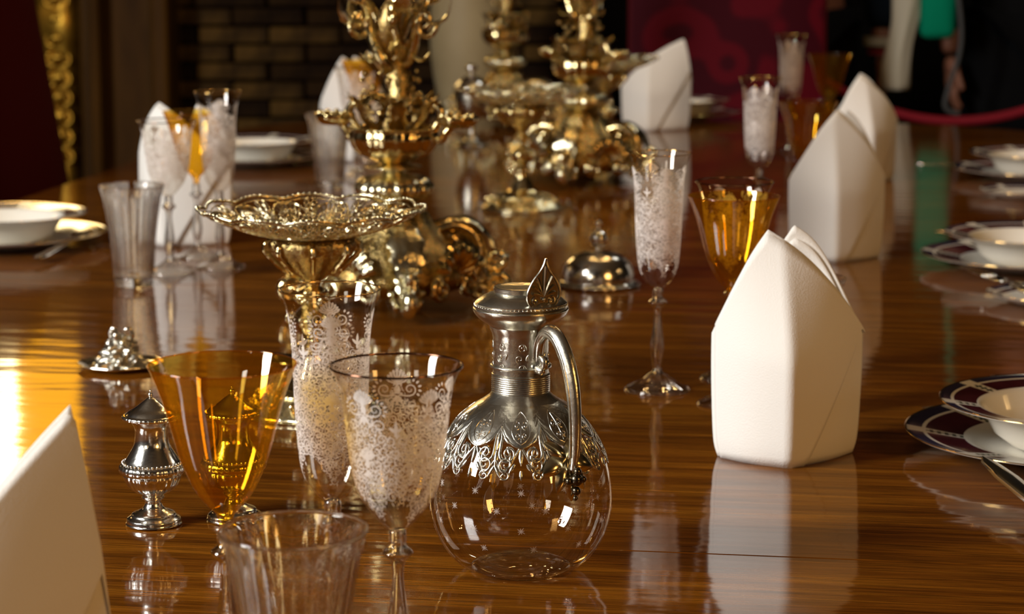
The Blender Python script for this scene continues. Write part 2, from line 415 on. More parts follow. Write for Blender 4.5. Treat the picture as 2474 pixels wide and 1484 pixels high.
def tl(px, py):      # pixel -> table-local
    q = P(px, py, 0); d = Vector((q.x-tO.x, q.y-tO.y, 0)); d.rotate(Matrix.Rotation(-AX, 3, 'Z')); return d
seams = [tl(1700, 1338).y, tl(300, 684).y, tl(1500, 452).y]
cuts = [-9]+seams+[9]
for i in range(len(cuts)-1):
    poly = [tuple(p) for p in OUT]
    if cuts[i] > -9: poly = clip(poly, cuts[i]+.0007, True)
    if cuts[i+1] < 9: poly = clip(poly, cuts[i+1]-.0007, False)
    mb = MB(); n = len(poly); cxm = sum(p[0] for p in poly)/n; cym = sum(p[1] for p in poly)/n
    ring = lambda k, z: [(p[0]+(cxm-p[0])*0-(math.copysign(k, p[0]) if False else 0)*1.0, p[1], z) for p in poly]
    lo, md, hi = [(p[0], p[1], T-.035) for p in poly], [(p[0], p[1], T-.0012) for p in poly], [(p[0]*(1-.0004), p[1]+(cym-p[1])*.0012, T) for p in poly]
    mb.add(lo+md+hi, [(j, (j+1) % n, n+(j+1) % n, n+j) for j in range(n)]+[(n+j, n+(j+1) % n, 2*n+(j+1) % n, 2*n+j) for j in range(n)]
           + [tuple(2*n+j for j in range(n)), tuple(reversed(range(n)))])
    mb.build('table_leaf', WOOD, table, smooth=False)
mb = MB(); apr = [(p[0]*.9, p[1]*.93) for p in OUT]; n = len(apr)
mb.add([(p[0], p[1], T-.13) for p in apr]+[(p[0], p[1], T-.0352) for p in apr], [(j, (j+1) % n, n+(j+1) % n, n+j) for j in range(n)]+[tuple(reversed(range(n))), tuple(range(n, 2*n))])
mb.build('apron', WOOD, table, smooth=False)
for lx, ly in ((-.7, -1.7), (.7, -1.7), (-.7, 1.15), (.7, 1.15), (-.7, -.3), (.7, -.3)):
    mb = lathe(smooth_profile([(0, 0), (.03, 0), (.032, .04), (.022, .06), (.035, .12), (.05, .35), (.045, .5), (.03, .53), (.05, .56), (.05, .56), (.05, T-.13), (0, T-.13)], 4), 20)
    o = mb.build('leg', WOOD, table); o.location = (lx, ly, 0)

# ------------------------------------------------------------------ stemware
STEM = smooth_profile([(.0, .0965), (.0045, .0955), (.0050, .0900), (.0050, .0865), (.0082, .0835), (.0084, .0815), (.0045, .0775), (.0036, .0735), (.0033, .068),
                       (.0046, .055), (.0062, .041), (.0058, .032), (.0040, .0215), (.0040, .0200), (.0055, .0165), (.0120, .0105), (.0210, .0058), (.0290, .0024), (.0292, .0012), (.0285, .0), (.0, .0)], 4)
def hexmod(r, z, th):
    k = max(0, 1-abs(z-.042)/.026)*.07 if r < .009 else 0
    return r*(1+k*math.cos(6*th)), z
def scroll_fill(mb, S, rref, zb, zt, per, depth, R=.0033, wd=.00058, seed=1):
    rnd = random.Random(seed); circ = TAU*rref; cols = int(circ/(R*1.75)); rowsn = int((zt-zb)/(R*1.65))
    for i in range(rowsn+1):
        for j in range(cols):
            x = (j+.5*(i % 2)+rnd.uniform(-.18, .18))*circ/cols; y = zb+(i+rnd.uniform(-.18, .18))*R*1.65
            u = abs(math.sin(PI*x/per))
            if y > zt-depth*u or y < zb+depth*.7*u: continue
            r = R*rnd.uniform(.75, 1.1); d = rnd.choice((-1, 1)); a0 = rnd.uniform(0, TAU)
            pts = spiral2(x, y, r, 1.25, a0, d, 11, .18)
            ribbon(mb, pts, [wd*(.5+.7*math.sin(PI*min(1, .15+k/13))) for k in range(12)], S)
            for q in range(3):
                a = a0+d*(.6+q*1.5); petal(mb, x+r*math.cos(a), y+r*math.sin(a), a+d*.7, r*.75, wd*1.5, S, n=3)
def medallion(mb, S, cx, zc, s=1.0, wd=.0006):
    """plume medallion with flanking volutes, as engraved on the bowls"""
    for k in range(-4, 5):
        a = PI/2+k*.17; L = (.0115-.0006*abs(k))*s; x0 = cx+k*.00025*s
        pts = [(x0+L*t*math.cos(a)+(k*.0007*s)*math.sin(PI*t), zc+L*t*math.sin(a)) for t in [i/6 for i in range(7)]]
        ribbon(mb, pts, [wd*(.7+.5*t) for t in range(7)] if False else [wd*(.7+1.1*(i/6)**2) for i in range(7)], S)
        petal(mb, x0+L*math.cos(a)+k*.0001, zc+L*math.sin(a), a, .0022*s, .0014*s, S, n=3)
    for sg in (-1, 1):
        pts = [(cx+sg*.001*s, zc-.001*s), (cx+sg*.005*s, zc-.0015*s)]+spiral2(cx+sg*.0068*s, zc+.0022*s, .0036*s, 1.3, -PI/2, sg, 14, .2)
        ribbon(mb, pts, [wd*(1.3-.6*i/len(pts)) for i in range(len(pts))], S)
        pts = [(cx+sg*.0008*s, zc-.003*s), (cx+sg*.004*s, zc-.0075*s)]+spiral2(cx+sg*.0085*s, zc-.0068*s, .0038*s, 1.4, PI, -sg, 14, .2)
        ribbon(mb, pts, [wd*(1.3-.6*i/len(pts)) for i in range(len(pts))], S)
        for q in range(5):
            a = PI/2-sg*(.2+q*.5); petal(mb, cx+sg*.0075*s+.004*s*math.cos(a)*1.0, zc+.0025*s+.0042*s*math.sin(a), a, .002*s, .0011*s, S, n=3)
    for a in (-PI/2, -PI/2-.6, -PI/2+.6): petal(mb, cx, zc-.0015*s, a, .0055*s, .0017*s, S)
def fleur(mb, S, cx, zc, s=1.0):
    for a, L in ((PI/2, .006), (PI/2-.9, .0042), (PI/2+.9, .0042), (-PI/2, .0025)): petal(mb, cx, zc, a, L*s, .0014*s, S)

def glass(kind, label, loc, rz=0, group='stemware at the place settings'):
    nm, prof, mat, smat, rim, rimmat = kind['name'], kind['prof'], kind['mat'], kind['smat'], kind['rim'], kind['rimmat']
    t = thing(nm, label, kind['cat'], loc, rz)
    rf = interp_r(prof); rref = kind.get('rref', .03)
    lathe(prof, kind.get('seg', 96), kind.get('mod'), uv=True, rref=rref).build('bowl', mat, t)
    R, z = prof[-1]
    torus(R, rim, z, seg=96, mod=kind.get('mod')).build('rim_band', rimmat, t)
    lathe([p for p in STEM if p[1] > .0150], 48, hexmod).build('stem', smat, t)
    ft = [p for p in STEM if p[1] <= .0172]; lathe(ft, 72, lambda r, z, th: (r, z*(1+.10*math.cos(8*th)*(1 if .001 < z < .014 else 0)))).build('foot', FOOTG, t)
    if kind.get('et'):
        zb, zt, per, dep = kind['et']; S = lambda x, y, o: ((rf(y)+.00018+o)*math.cos(x/rref), (rf(y)+.00018+o)*math.sin(x/rref), y)
        e = MB(); scroll_fill(e, S, rref, zb, zt, per, dep, seed=3)
        nper = round(TAU*rref/per)
        for k in range(nper):
            medallion(e, S, k*per, zt-.010, kind.get('ms', 1.0)); medallion(e, S, k*per, (zt+zb)/2-.004, kind.get('ms', 1.0)*.9)
            fleur(e, S, (k+.5)*per, zt-dep+.004, 1.1)
        tag(e.build('etched_decoration', ETCH, t), 'white etched scrollwork')
    return t
gp = smooth_profile([(.0, .0945), (.0045, .0958), (.0090, .0995), (.0145, .1060), (.0205, .1150), (.0252, .1310), (.0280, .1530), (.0310, .1755), (.0364, .1885)], 6)
fp = smooth_profile([(.0, .0945), (.0045, .0955), (.0110, .1010), (.0170, .1120), (.0195, .1270), (.0212, .1532), (.0226, .1900), (.0252, .2090), (.0290, .2205)], 6)
ap = smooth_profile([(.0, .0955), (.0035, .0965), (.0050, .1040), (.0095, .1090), (.0155, .1165), (.0214, .1285), (.0255, .1397), (.0315, .1620), (.0350, .1735), (.0408, .1890)], 6)
KG = dict(name='etched_wine_goblet', cat='wine glass', prof=gp, mat=GLASSG, smat=CRYSTAL, rim=.00075, rimmat=DARKRIM, rref=.035*5/TAU, et=(.103, .177, .035, .024))
KF = dict(name='etched_champagne_flute', cat='champagne flute', prof=fp, mat=GLASSF, smat=CRYSTAL, rim=.0005, rimmat=GOLDRIM, rref=.032*4/TAU, et=(.106, .207, .032, .026), ms=.9)
def ambmod(r, z, th):
    k = .03*max(0, min(1, (.187-z)/.03)); return r*(1-k*(1-abs(math.cos(4*th)))), z
KA = dict(name='amber_wine_glass', cat='wine glass', prof=ap, mat=AMBER, smat=CRYSTAL, rim=.0004, rimmat=AMBER, rref=.03, mod=ambmod, seg=128)
def gpos(px, py, h): q = P(px, py, h); return (q.x, q.y, T+.0003)

goblet = glass(KG, 'dark-rimmed white-etched goblet in front of the clear decanter', gpos(957, 885, .1885), .35)
flute = glass(KF, 'gold-rimmed white-etched flute behind the front goblet, left of the decanter neck', gpos(797, 700, .2205), .1)
amber = glass(KA, 'large orange-amber glass in the left foreground hiding the second silver shaker', gpos(537, 882, .189), 0)
for px, py, lb in ((403, 292, 'white-etched goblet in the left group of glasses, right of its clear tumbler'),
                   (860, 163, 'far white-etched goblet before the napkin left of the tall gilt candelabrum'),
                   (1775, 440, 'goblet behind the front right amber glass, only its dark rim showing')):
    dup(goblet, gpos(px, py, .1885), random.random()*3, lb)
for px, py, lb in ((1593, 371, 'tall white-etched flute standing clear between silver cloche and right amber glass'),
                   (525, 222, 'white-etched flute rising above the left group of glasses'),
                   (1838, 188, 'white-etched flute left of the second right amber glass, behind the front right setting'),
                   (1913, 84, 'farthest white-etched flute on the right, before the red damask chair')):
    dup(flute, gpos(px, py, .2205), random.random()*3, lb)
for px, py, lb in ((1773, 474, 'amber glass behind the front right standing napkin'),
                   (470, 270, 'amber glass caught between the goblet and flute of the left group'),
                   (880, 147, 'far amber glass before the napkin left of the tall gilt candelabrum'),
                   (1952, 246, 'second amber glass along the right side, touching the middle napkin outline'),
                   (2005, 131, 'farthest amber glass on the right side')):
    dup(amber, gpos(px, py, .189), random.random()*3, lb)

def tribs(r, z, th):
    k = .030*min(1, max(0, (.118-z)/.02)); return r*(1+k*abs(math.cos(12*th))-k*.5), z
def tumbler(label, loc):
    t = thing('glass_tumbler', label, 'tumbler', loc)
    outer = smooth_profile([(.0240, .0128), (.0250, .03), (.0268, .055), (.0295, .077), (.034, .1035), (.0388, .1203)], 8)
    inner = [(r-.0014-.0008*max(0, 1-z/.1), z) for r, z in reversed(outer)]
    lathe(outer+inner+[outer[0]], 192, lambda r, z, th: tribs(r, z, th)).build('wall', CRYSTAL, t)
    lathe(smooth_profile([(.0363-.0015, .0)]*1+[(.0363-.0015, .0)], 1) if False else [(0, .0), (.0215, .0), (.023, .002), (.0236, .010), (.022, .0125), (0, .0125)], 96).build('base', CRYSTAL, t)
    torus(.0383, .0006, .1206, seg=96).build('rim', CRYSTAL, t)
    return t
tum = tumbler('clear ribbed tumbler at the very front between amber glass and goblet', gpos(708, 1281, .1205))
for px, py, lb in ((318, 448, 'clear ribbed tumbler at the left end of the left group of glasses'),
                   (795, 275, 'far clear tumbler left of the amber glass by the tall candelabrum'),
                   (1937, 672, 'clear ribbed tumbler mostly hidden behind the front right napkin')):
    dup(tum, gpos(px, py, .1205), 0, lb)

# ------------------------------------------------------------------ decanter
def make_decanter():
    q = P(1258, 1372, 0); t = thing('glass_decanter', 'round clear glass decanter with silver neck, lid and handle in the foreground', 'decanter', (q.x, q.y, T+.0003))
    body = smooth_profile([(.0, .0075), (.012, .006), (.022, .0022), (.028, .0005), (.0345, .0012), (.046, .0085), (.0555, .023), (.0605, .040), (.0608, .056), (.0572, .075), (.0495, .092), (.0395, .105), (.0285, .1135), (.0205, .1185), (.0178, .124), (.0172, .16)], 6)
    lathe(body, 128).build('body', GLASSD, t)
    lathe(smooth_profile([(.0, .0035), (.016, .002), (.027, .0002), (.030, .0002), (.0335, .0018), (.030, .0040), (.02, .0068), (0, .0088)], 5), 96).build('base', CRYSTAL, t)
    upper = [p for p in body if p[1] > .03]
    rf = interp_r(upper)
    # silver shoulder cap with hanging engraved spade leaves
    NL = 10
    def zb(th):
        u = (th*NL/TAU) % 1.0; d = abs(u-.5)*2
        return .1065-.0125*max(0, (1-d**1.6))**.75
    mb = MB(); rows = []
    for i in range(15):
        s = i/14; row = []
        for j in range(240):
            th = TAU*j/240; z = .1175+(zb(th)-.1175)*s; r = rf(z)+.0009
            u = abs(((th*NL/TAU) % 1)-.5)*2
            r += .0004*math.cos(u*PI)*s+.0002*math.sin(s*30)*s
            row.append((r*math.cos(th), r*math.sin(th), z))
        rows.append(row)
    mb.grid(rows, closed=True); cap = mb.build('shoulder_mount', SILVERW, t)
    S = lambda x, y, o: ((rf(y)+.0005+o)*math.cos(x), (rf(y)+.0005+o)*math.sin(x), y)
    SA = lambda x, y, o: S(x/.052, y, o)
    per = TAU*.052/NL; e = MB()
    for k in range(NL):
        c = (k+.5)*per; g = k*per
        edge = [(c+(i/12-.5)*per, zb((k+i/12)*TAU/NL)-.0006) for i in range(13)]
        ribbon(e, edge, .0014, SA, .0008)
        for sg in (-1, 1):
            pts = [(g, .1050), (g+sg*.0022, .1000)]+spiral2(g+sg*.0078, .0900, .0058, 1.4, PI if sg > 0 else 0, sg, 20, .2)
            ribbon(e, pts, [.0024-.0013*i/len(pts) for i in range(len(pts))], SA, .0010)
            pts = [(c-sg*.0008, .0930), (c-sg*.0042, .0880)]+spiral2(c-sg*.0092, .0835, .0050, 1.3, -PI/2, -sg, 18, .2)
            ribbon(e, pts, [.0021-.0011*i/len(pts) for i in range(len(pts))], SA, .0010)
            pts = [(g+sg*.0005, .0860), (g+sg*.0038, .0800)]+spiral2(g+sg*.0062, .0765, .0033, 1.2, PI/2, -sg, 14, .25)
            ribbon(e, pts, [.0018-.0008*i/len(pts) for i in range(len(pts))], SA, .0009)
            for q_ in range(4): petal(e, g+sg*(.0042+q_*.0028), .0995-q_*.0052, -PI/2+sg*(.9-q_*.5), .0062, .0024, SA, .0008)
        petal(e, g, .1040, -PI/2, .012, .0036, SA, .0009); petal(e, g, .0915, -PI/2, .009, .0028, SA, .0009)
        petal(e, c, .0925, -PI/2, .0095, .0030, SA, .0009); petal(e, c, .0800, -PI/2, .006, .0022, SA, .0009)
        for a in (-.5, .5): petal(e, g, .0830, -PI/2+a, .0085, .0024, SA, .0009)
    e.build('filigree', SILVERW, t)
    # engraved lines on the leaves
    e = MB(); S2 = lambda x, y, o: ((rf(y)+.0013+o)*math.cos(x/.045), (rf(y)+.0013+o)*math.sin(x/.045), y)
    per2 = TAU*.045/NL
    for k in range(NL):
        c = (k+.5)*per2
        for sg in (-1, 1):
            ribbon(e, spiral2(c+sg*.0030, .1065, .0026, 1.3, -PI/2, -sg, 14, .2), .0005, S2, .0003)
            ribbon(e, spiral2(c+sg*.0024, .1005, .0019, 1.2, -PI/2, -sg, 12, .2), .0004, S2, .0003)
            ribbon(e, [(c+sg*.0065*math.sin(PI*i/10)**.7, .1135-.018*i/10) for i in range(11)], .0005, S2, .0003)
        ribbon(e, [(c, .097), (c, .101), (c, .106), (c, .112)], .0004, S2, .0003)
    e.build('engraving', SILVER, cap)
    # neck sleeve
    nk = [(.0287, .1136), (.0215, .1187), (.0191, .1215)]
    z = .1215
    for k in range(9): nk += [(.0192, z), (.0196, z+.0006), (.0192, z+.0012)]; z += .0014
    nk += [(.0186, z), (.0183, .145), (.0186, .158), (.0192, .161), (.0205, .1635), (.0208, .1655)]
    lathe(nk, 96).build('neck_sleeve', SILVERW, t, angle=50)
    e = MB(); S3 = lambda x, y, o: ((.0185+o)*math.cos(x/.0185), (.0185+o)*math.sin(x/.0185), y)
    for k in range(8):
        c = k*TAU*.0185/8
        for zz, sg in ((.139, 1), (.146, -1), (.153, 1)):
            ribbon(e, spiral2(c+sg*.001, zz, .0029, 1.3, sg*1.2, sg, 14, .2), .0006, S3, .0005)
            petal(e, c+.0035, zz-.001, PI/2+sg*.4, .0045, .0016, S3, .0004)
    e.build('neck_engraving', SILVERW, t)
    # pouring collar and hinged lid
    lathe(smooth_profile([(.0195, .1635), (.0215, .1665), (.0262, .1698), (.0300, .1732), (.0316, .1762), (.0316, .1762), (.0318, .1775), (.0308, .1783), (.0302, .1783)], 4), 96).build('pouring_collar', SILVERW, t, angle=60)
    lid = lathe([(.0302, .1784), (.0312, .1789), (.0312, .1800), (.0303, .1806), (.0306, .1814), (.0298, .1822), (.0280, .1836), (.0250, .1856), (.0225, .1868), (.0195, .1878), (.0178, .1884), (.0178, .1900), (.0182, .1902), (.0182, .1914), (.0172, .1920), (.0150, .1920), (.0140, .1914), (0, .1914)], 96).build('lid', SILVERW, t, angle=35)
    mb = MB(); beads(.0308, .1800, 70, .0006, mb); mb.build('lid_beading', SILVER, lid)
    # handle plane turned towards the camera and to the right
    phi = math.radians(-58); ux, uy = math.cos(phi), math.sin(phi)
    H = lambda r, z, s=0: (r*ux-s*uy, r*uy+s*ux, z)
    pts = cat2([(.0222, .1425), (.0215, .1500), (.0245, .1600), (.0330, .1665), (.0440, .1640), (.0545, .1530), (.0615, .1370), (.0650, .1180), (.0655, .1000), (.0645, .0880), (.0630, .0800)], 6)
    n = len(pts); rad = [.0030+.0022*math.sin(PI*min(1, i/n*1.1)) for i in range(n)]
    hb = tube([H(r, z) for r, z in pts], rad, 12, flat=.75)
    sp = spiral2(.0262, .1440, .0042, 1.1, PI*.95, -1, 14, .35)
    tube([H(r, z) for r, z in [(.0222, .1425)]+sp[3:]], [.0030-.0012*i/12 for i in range(len(sp)-2)], 8, hb)
    ribs = MB()
    for s in (-.0036, .0036): tube([H(r, z, s) for r, z in pts[4:-6]], .0008, 6, hb)
    h = hb.build('handle', SILVERW, t)
    mb = MB(); lathe([(.0190, .1375), (.0205, .1380), (.0205, .1395), (.0190, .1400)], 64, mb=mb)
    tube([H(.019, .141), H(.022, .1395), H(.0265, .139), H(.0285, .1405)], [.003, .0035, .003, .0012], 8, mb)
    mb.build('handle_bracket', SILVERW, h)
    # leaf mount at the handle foot
    mb = MB()
    for a, L, wd in ((-1.15, .021, .011), (1.15, .021, .011), (-.45, .024, .010), (.45, .024, .010), (0, .028, .010), (-2.2, .016, .009), (2.2, .016, .009)):
        rows = []
        for i in range(11):
            s = i/10; row = []
            for j in range(7):
                v = (j/6-.5)*2; ww = wd*.5*(math.sin(PI*(.08+.92*s))**.7+.03)
                lx = L*s*math.sin(a)+v*ww*math.cos(a); lz = -L*s*math.cos(a)+v*ww*math.sin(a)
                r = rf(max(.045, .0870+lz))+.0012+.0035*(1-v*v)*math.sin(PI*s)+.002*(1-s)
                row.append(H(r, .0870+lz, lx))
            rows.append(row)
        mb.grid(rows)
    mb.build('handle_leaf', simple('gilt_silver_leaf', (.72, .62, .38), .2, 1), h)
    mb = MB(); ball(H(.0675, .0745), .0042, mb, 12); ball(H(.0672, .0670), .0030, mb, 12); ball(H(.0662, .0620), .0018, mb, 8)
    ball(H(.0685, .0800), .0028, mb, 10); ball(H(.0668, .0740, -.0055), .0024, mb, 8); ball(H(.0668, .0740, .0055), .0024, mb, 8)
    tag(mb.build('handle_finial', simple('tarnished_silver', (.12, .10, .07), .25, 1), h), 'dark tarnished berry finial')
    # thumbpiece: pierced palmette standing on the lid edge
    cr, cz = .0262, .1815
    TP = lambda x, y, o: H(cr+.0008*math.copysign(1, 1)+o+.10*y, cz+y, x)
    mb = MB(); half = cat2([(0, 0), (.0085, .0005), (.0122, .006), (.0122, .0115), (.0085, .0185), (.0042, .0235), (.0014, .028), (0, .0325)], 5)
    rows = [[TP(-x, y, -.0006), TP(-x*.5, y, -.0006), TP(0, y, -.0006), TP(x*.5, y, -.0006), TP(x, y, -.0006)] for x, y in half]
    mb.grid(rows); rows2 = [[Vector(p)+Vector((ux, uy, 0))*-.0012 for p in r] for r in rows]; mb.grid(rows2)
    for sg in (-1, 1): tube([TP(sg*x, y, 0) for x, y in half], .0009, 6, mb)
    for k in range(-3, 4):
        a = PI/2+k*.40; L = [.021, .015, .011, .009][abs(k)]
        pts = [(L*s*math.cos(a)*1.0+.0015*k*math.sin(PI*s)*.3, .0065+L*s*math.sin(a)) for s in [i/6 for i in range(7)]]
        tube([TP(x, y, .0003) for x, y in pts], [.0005+.0006*(i/6) for i in range(7)], 5, mb)
    for sg in (-1, 1): tube([TP(x, y, .0003) for x, y in spiral2(sg*.0062, .0042, .003, 1.2, PI/2, -sg, 12, .2)], .0006, 5, mb)
    ball(TP(0, .0055, .0006), .0016, mb, 8)
    mb.build('thumbpiece', SILVERW, lid, smooth=True, angle=60)
    # cut stars
    mb = MB(); rnd = random.Random(5); rfb = interp_r([p for p in body if p[1] > .0006 and p[0] > .03])
    for zz, nn in ((.066, 12), (.054, 12), (.041, 12), (.028, 11)):
        for k in range(nn):
            th = TAU*(k+.5*(zz in (.054, .028)))/nn
            SS = lambda x, y, o: ((rfb(y)+.0003)*math.cos(th+x/.058), (rfb(y)+.0003)*math.sin(th+x/.058), y)
            for a in range(8): petal(mb, 0, zz, a*PI/4+.2, .0030 if a % 2 else .0022, .0005, SS, n=3)
    me = etched(); me.name = 'cut_star_white'
    me.node_tree.nodes['Mix Shader.001'].inputs[0].default_value = .6
    tag(mb.build('cut_stars', me, t), 'small frosted stars cut in the glass')
    return t
make_decanter()

# ------------------------------------------------------------------ silver shakers
def make_shaker(label, loc):
    t = thing('silver_shaker', label, 'shaker', loc)
    gad = lambda n, z0, z1, k: (lambda r, z, th: (r*(1+(k*abs(math.sin(n*th)) if z0 <= z <= z1 else 0)), z))
    lathe(smooth_profile([(0, 0), (.0185, 0), (.0195, .002), (.0192, .0045), (.0192, .0045), (.0165, .0065), (.0150, .0085), (.0085, .0115), (.0062, .015), (.0060, .0175), (.0078, .0190), (.0078, .0205), (.0060, .0215)], 4), 64).build('foot', SILVER, t, angle=50)
    lathe(smooth_profile([(.0060, .0215), (.0105, .0235), (.0165, .028), (.0198, .034), (.0205, .0375)], 5), 120, gad(11, .024, .0372, .045)).build('fluted_bowl', SILVER, t)
    b = lathe(smooth_profile([(.0205, .0375), (.0225, .0385), (.0235, .0410), (.0228, .0440), (.0205, .0460), (.0205, .0460), (.0190, .0480), (.0160, .0530), (.0128, .0590), (.0118, .0650), (.0122, .0720), (.0150, .0765)], 5), 120, gad(18, .0385, .0455, .03)).build('body', SILVER, t)
    mb = MB(); beads(.0212, .0462, 40, .0010, mb); mb.build('beading', SILVER, b)
    lid = lathe(smooth_profile([(.0150, .0765), (.0195, .0775), (.0205, .0790), (.0200, .0805), (.0185, .0812), (.0185, .0812), (.0160, .0835), (.0115, .0860), (.0070, .0895), (.0030, .0925), (.0012, .0935)], 5), 120, gad(20, .0774, .0808, .035)).build('lid', SILVER, t)
    mb = MB(); ball((0, 0, .0952), .0021, mb, 12); ball((0, 0, .0980), .0010, mb, 8); mb.build('finial', SILVER, lid)
    return t
q = P(372, 1267); shk = make_shaker('silver urn-shaped shaker standing beside the left foreground napkin', (q.x, q.y, T+.0003))
q = P(567, 1256); dup(shk, (q.x, q.y, T+.0003), .4, 'second silver shaker, seen through the foreground amber glass')

# ------------------------------------------------------------------ small silver pieces
q = P(292, 888); t = thing('silver_salt_cellar', 'small silver dish with a sculpted mound, left beyond the foreground glasses', 'salt cellar', (q.x, q.y, T+.0003))
lathe(smooth_profile([(0, .001), (.026, 0), (.034, .001), (.0405, .0045), (.0412, .0052), (.0400, .0056), (.033, .0028), (.024, .0022), (0, .0025)], 5), 72, lambda r, z, th: (r*(1+.02*math.cos(8*th)), z)).build('dish', SILVER, t)
def lump(r, z, th): return r*(1+.16*math.sin(5*th+z*300)+.12*math.sin(9*th-z*500)+.1*math.sin(z*1400)), z+.001*math.sin(7*th)
lathe(smooth_profile([(.026, .0022), (.022, .006), (.018, .012), (.0150, .018), (.0125, .024), (.009, .029), (.0045, .032), (0, .033)], 5), 72, lump).build('sculpted_mound', SILVERW, t)
mb = MB(); rnd = random.Random(2)
for k in range(34):
    a = rnd.uniform(0, TAU); z = rnd.uniform(.003, .028); r = .025*(1-z/.040)
    ball((r*math.cos(a), r*math.sin(a), z), rnd.uniform(.0018, .0036), mb, 8, (1, 1, .7))
for a in (.4, 2.6, 4.5): tube([(0.008*math.cos(a), .008*math.sin(a), .024), (.013*math.cos(a), .013*math.sin(a), .032), (.010*math.cos(a), .010*math.sin(a), .038), (.004*math.cos(a), .004*math.sin(a), .037)], [.002, .0025, .002, .001], 8, mb)
mb.build('shells', SILVER, t)

q = P(1445, 690); t = thing('silver_cloche', 'small domed silver cloche with ball knob, right of the decanter lid', 'cloche', (q.x, q.y, T+.0003))
lathe(smooth_profile([(.0475, 0), (.0500, .0012), (.0500, .0030), (.0455, .0048), (.0430, .0065), (.0430, .0065), (.0425, .0150), (.0385, .0260), (.0300, .0350), (.0180, .0400), (.0050, .0415), (0, .0416)], 6), 96, lambda r, z, th: (r*(1+(.012*math.cos(16*th) if r > .0435 else 0)), z)).build('dome', SILVER, t)
mb = lathe(smooth_profile([(.0040, .0410), (.0028, .0440), (.0030, .0460), (.0085, .0500), (.0100, .0560), (.0085, .0620), (.0040, .0655), (.0018, .0690), (.0016, .0715)], 5), 48, lambda r, z, th: (r*(1+.10*abs(math.sin(3*th)) if r > .004 else r), z) if False else (r*(1+(.09*abs(math.sin(4*th)) if r > .0045 else 0)), z))
ball((0, 0, .0745), .0042, mb, 16); mb.build('knob', simple('ivory_silver', (.86, .85, .80), .2, 1), t)

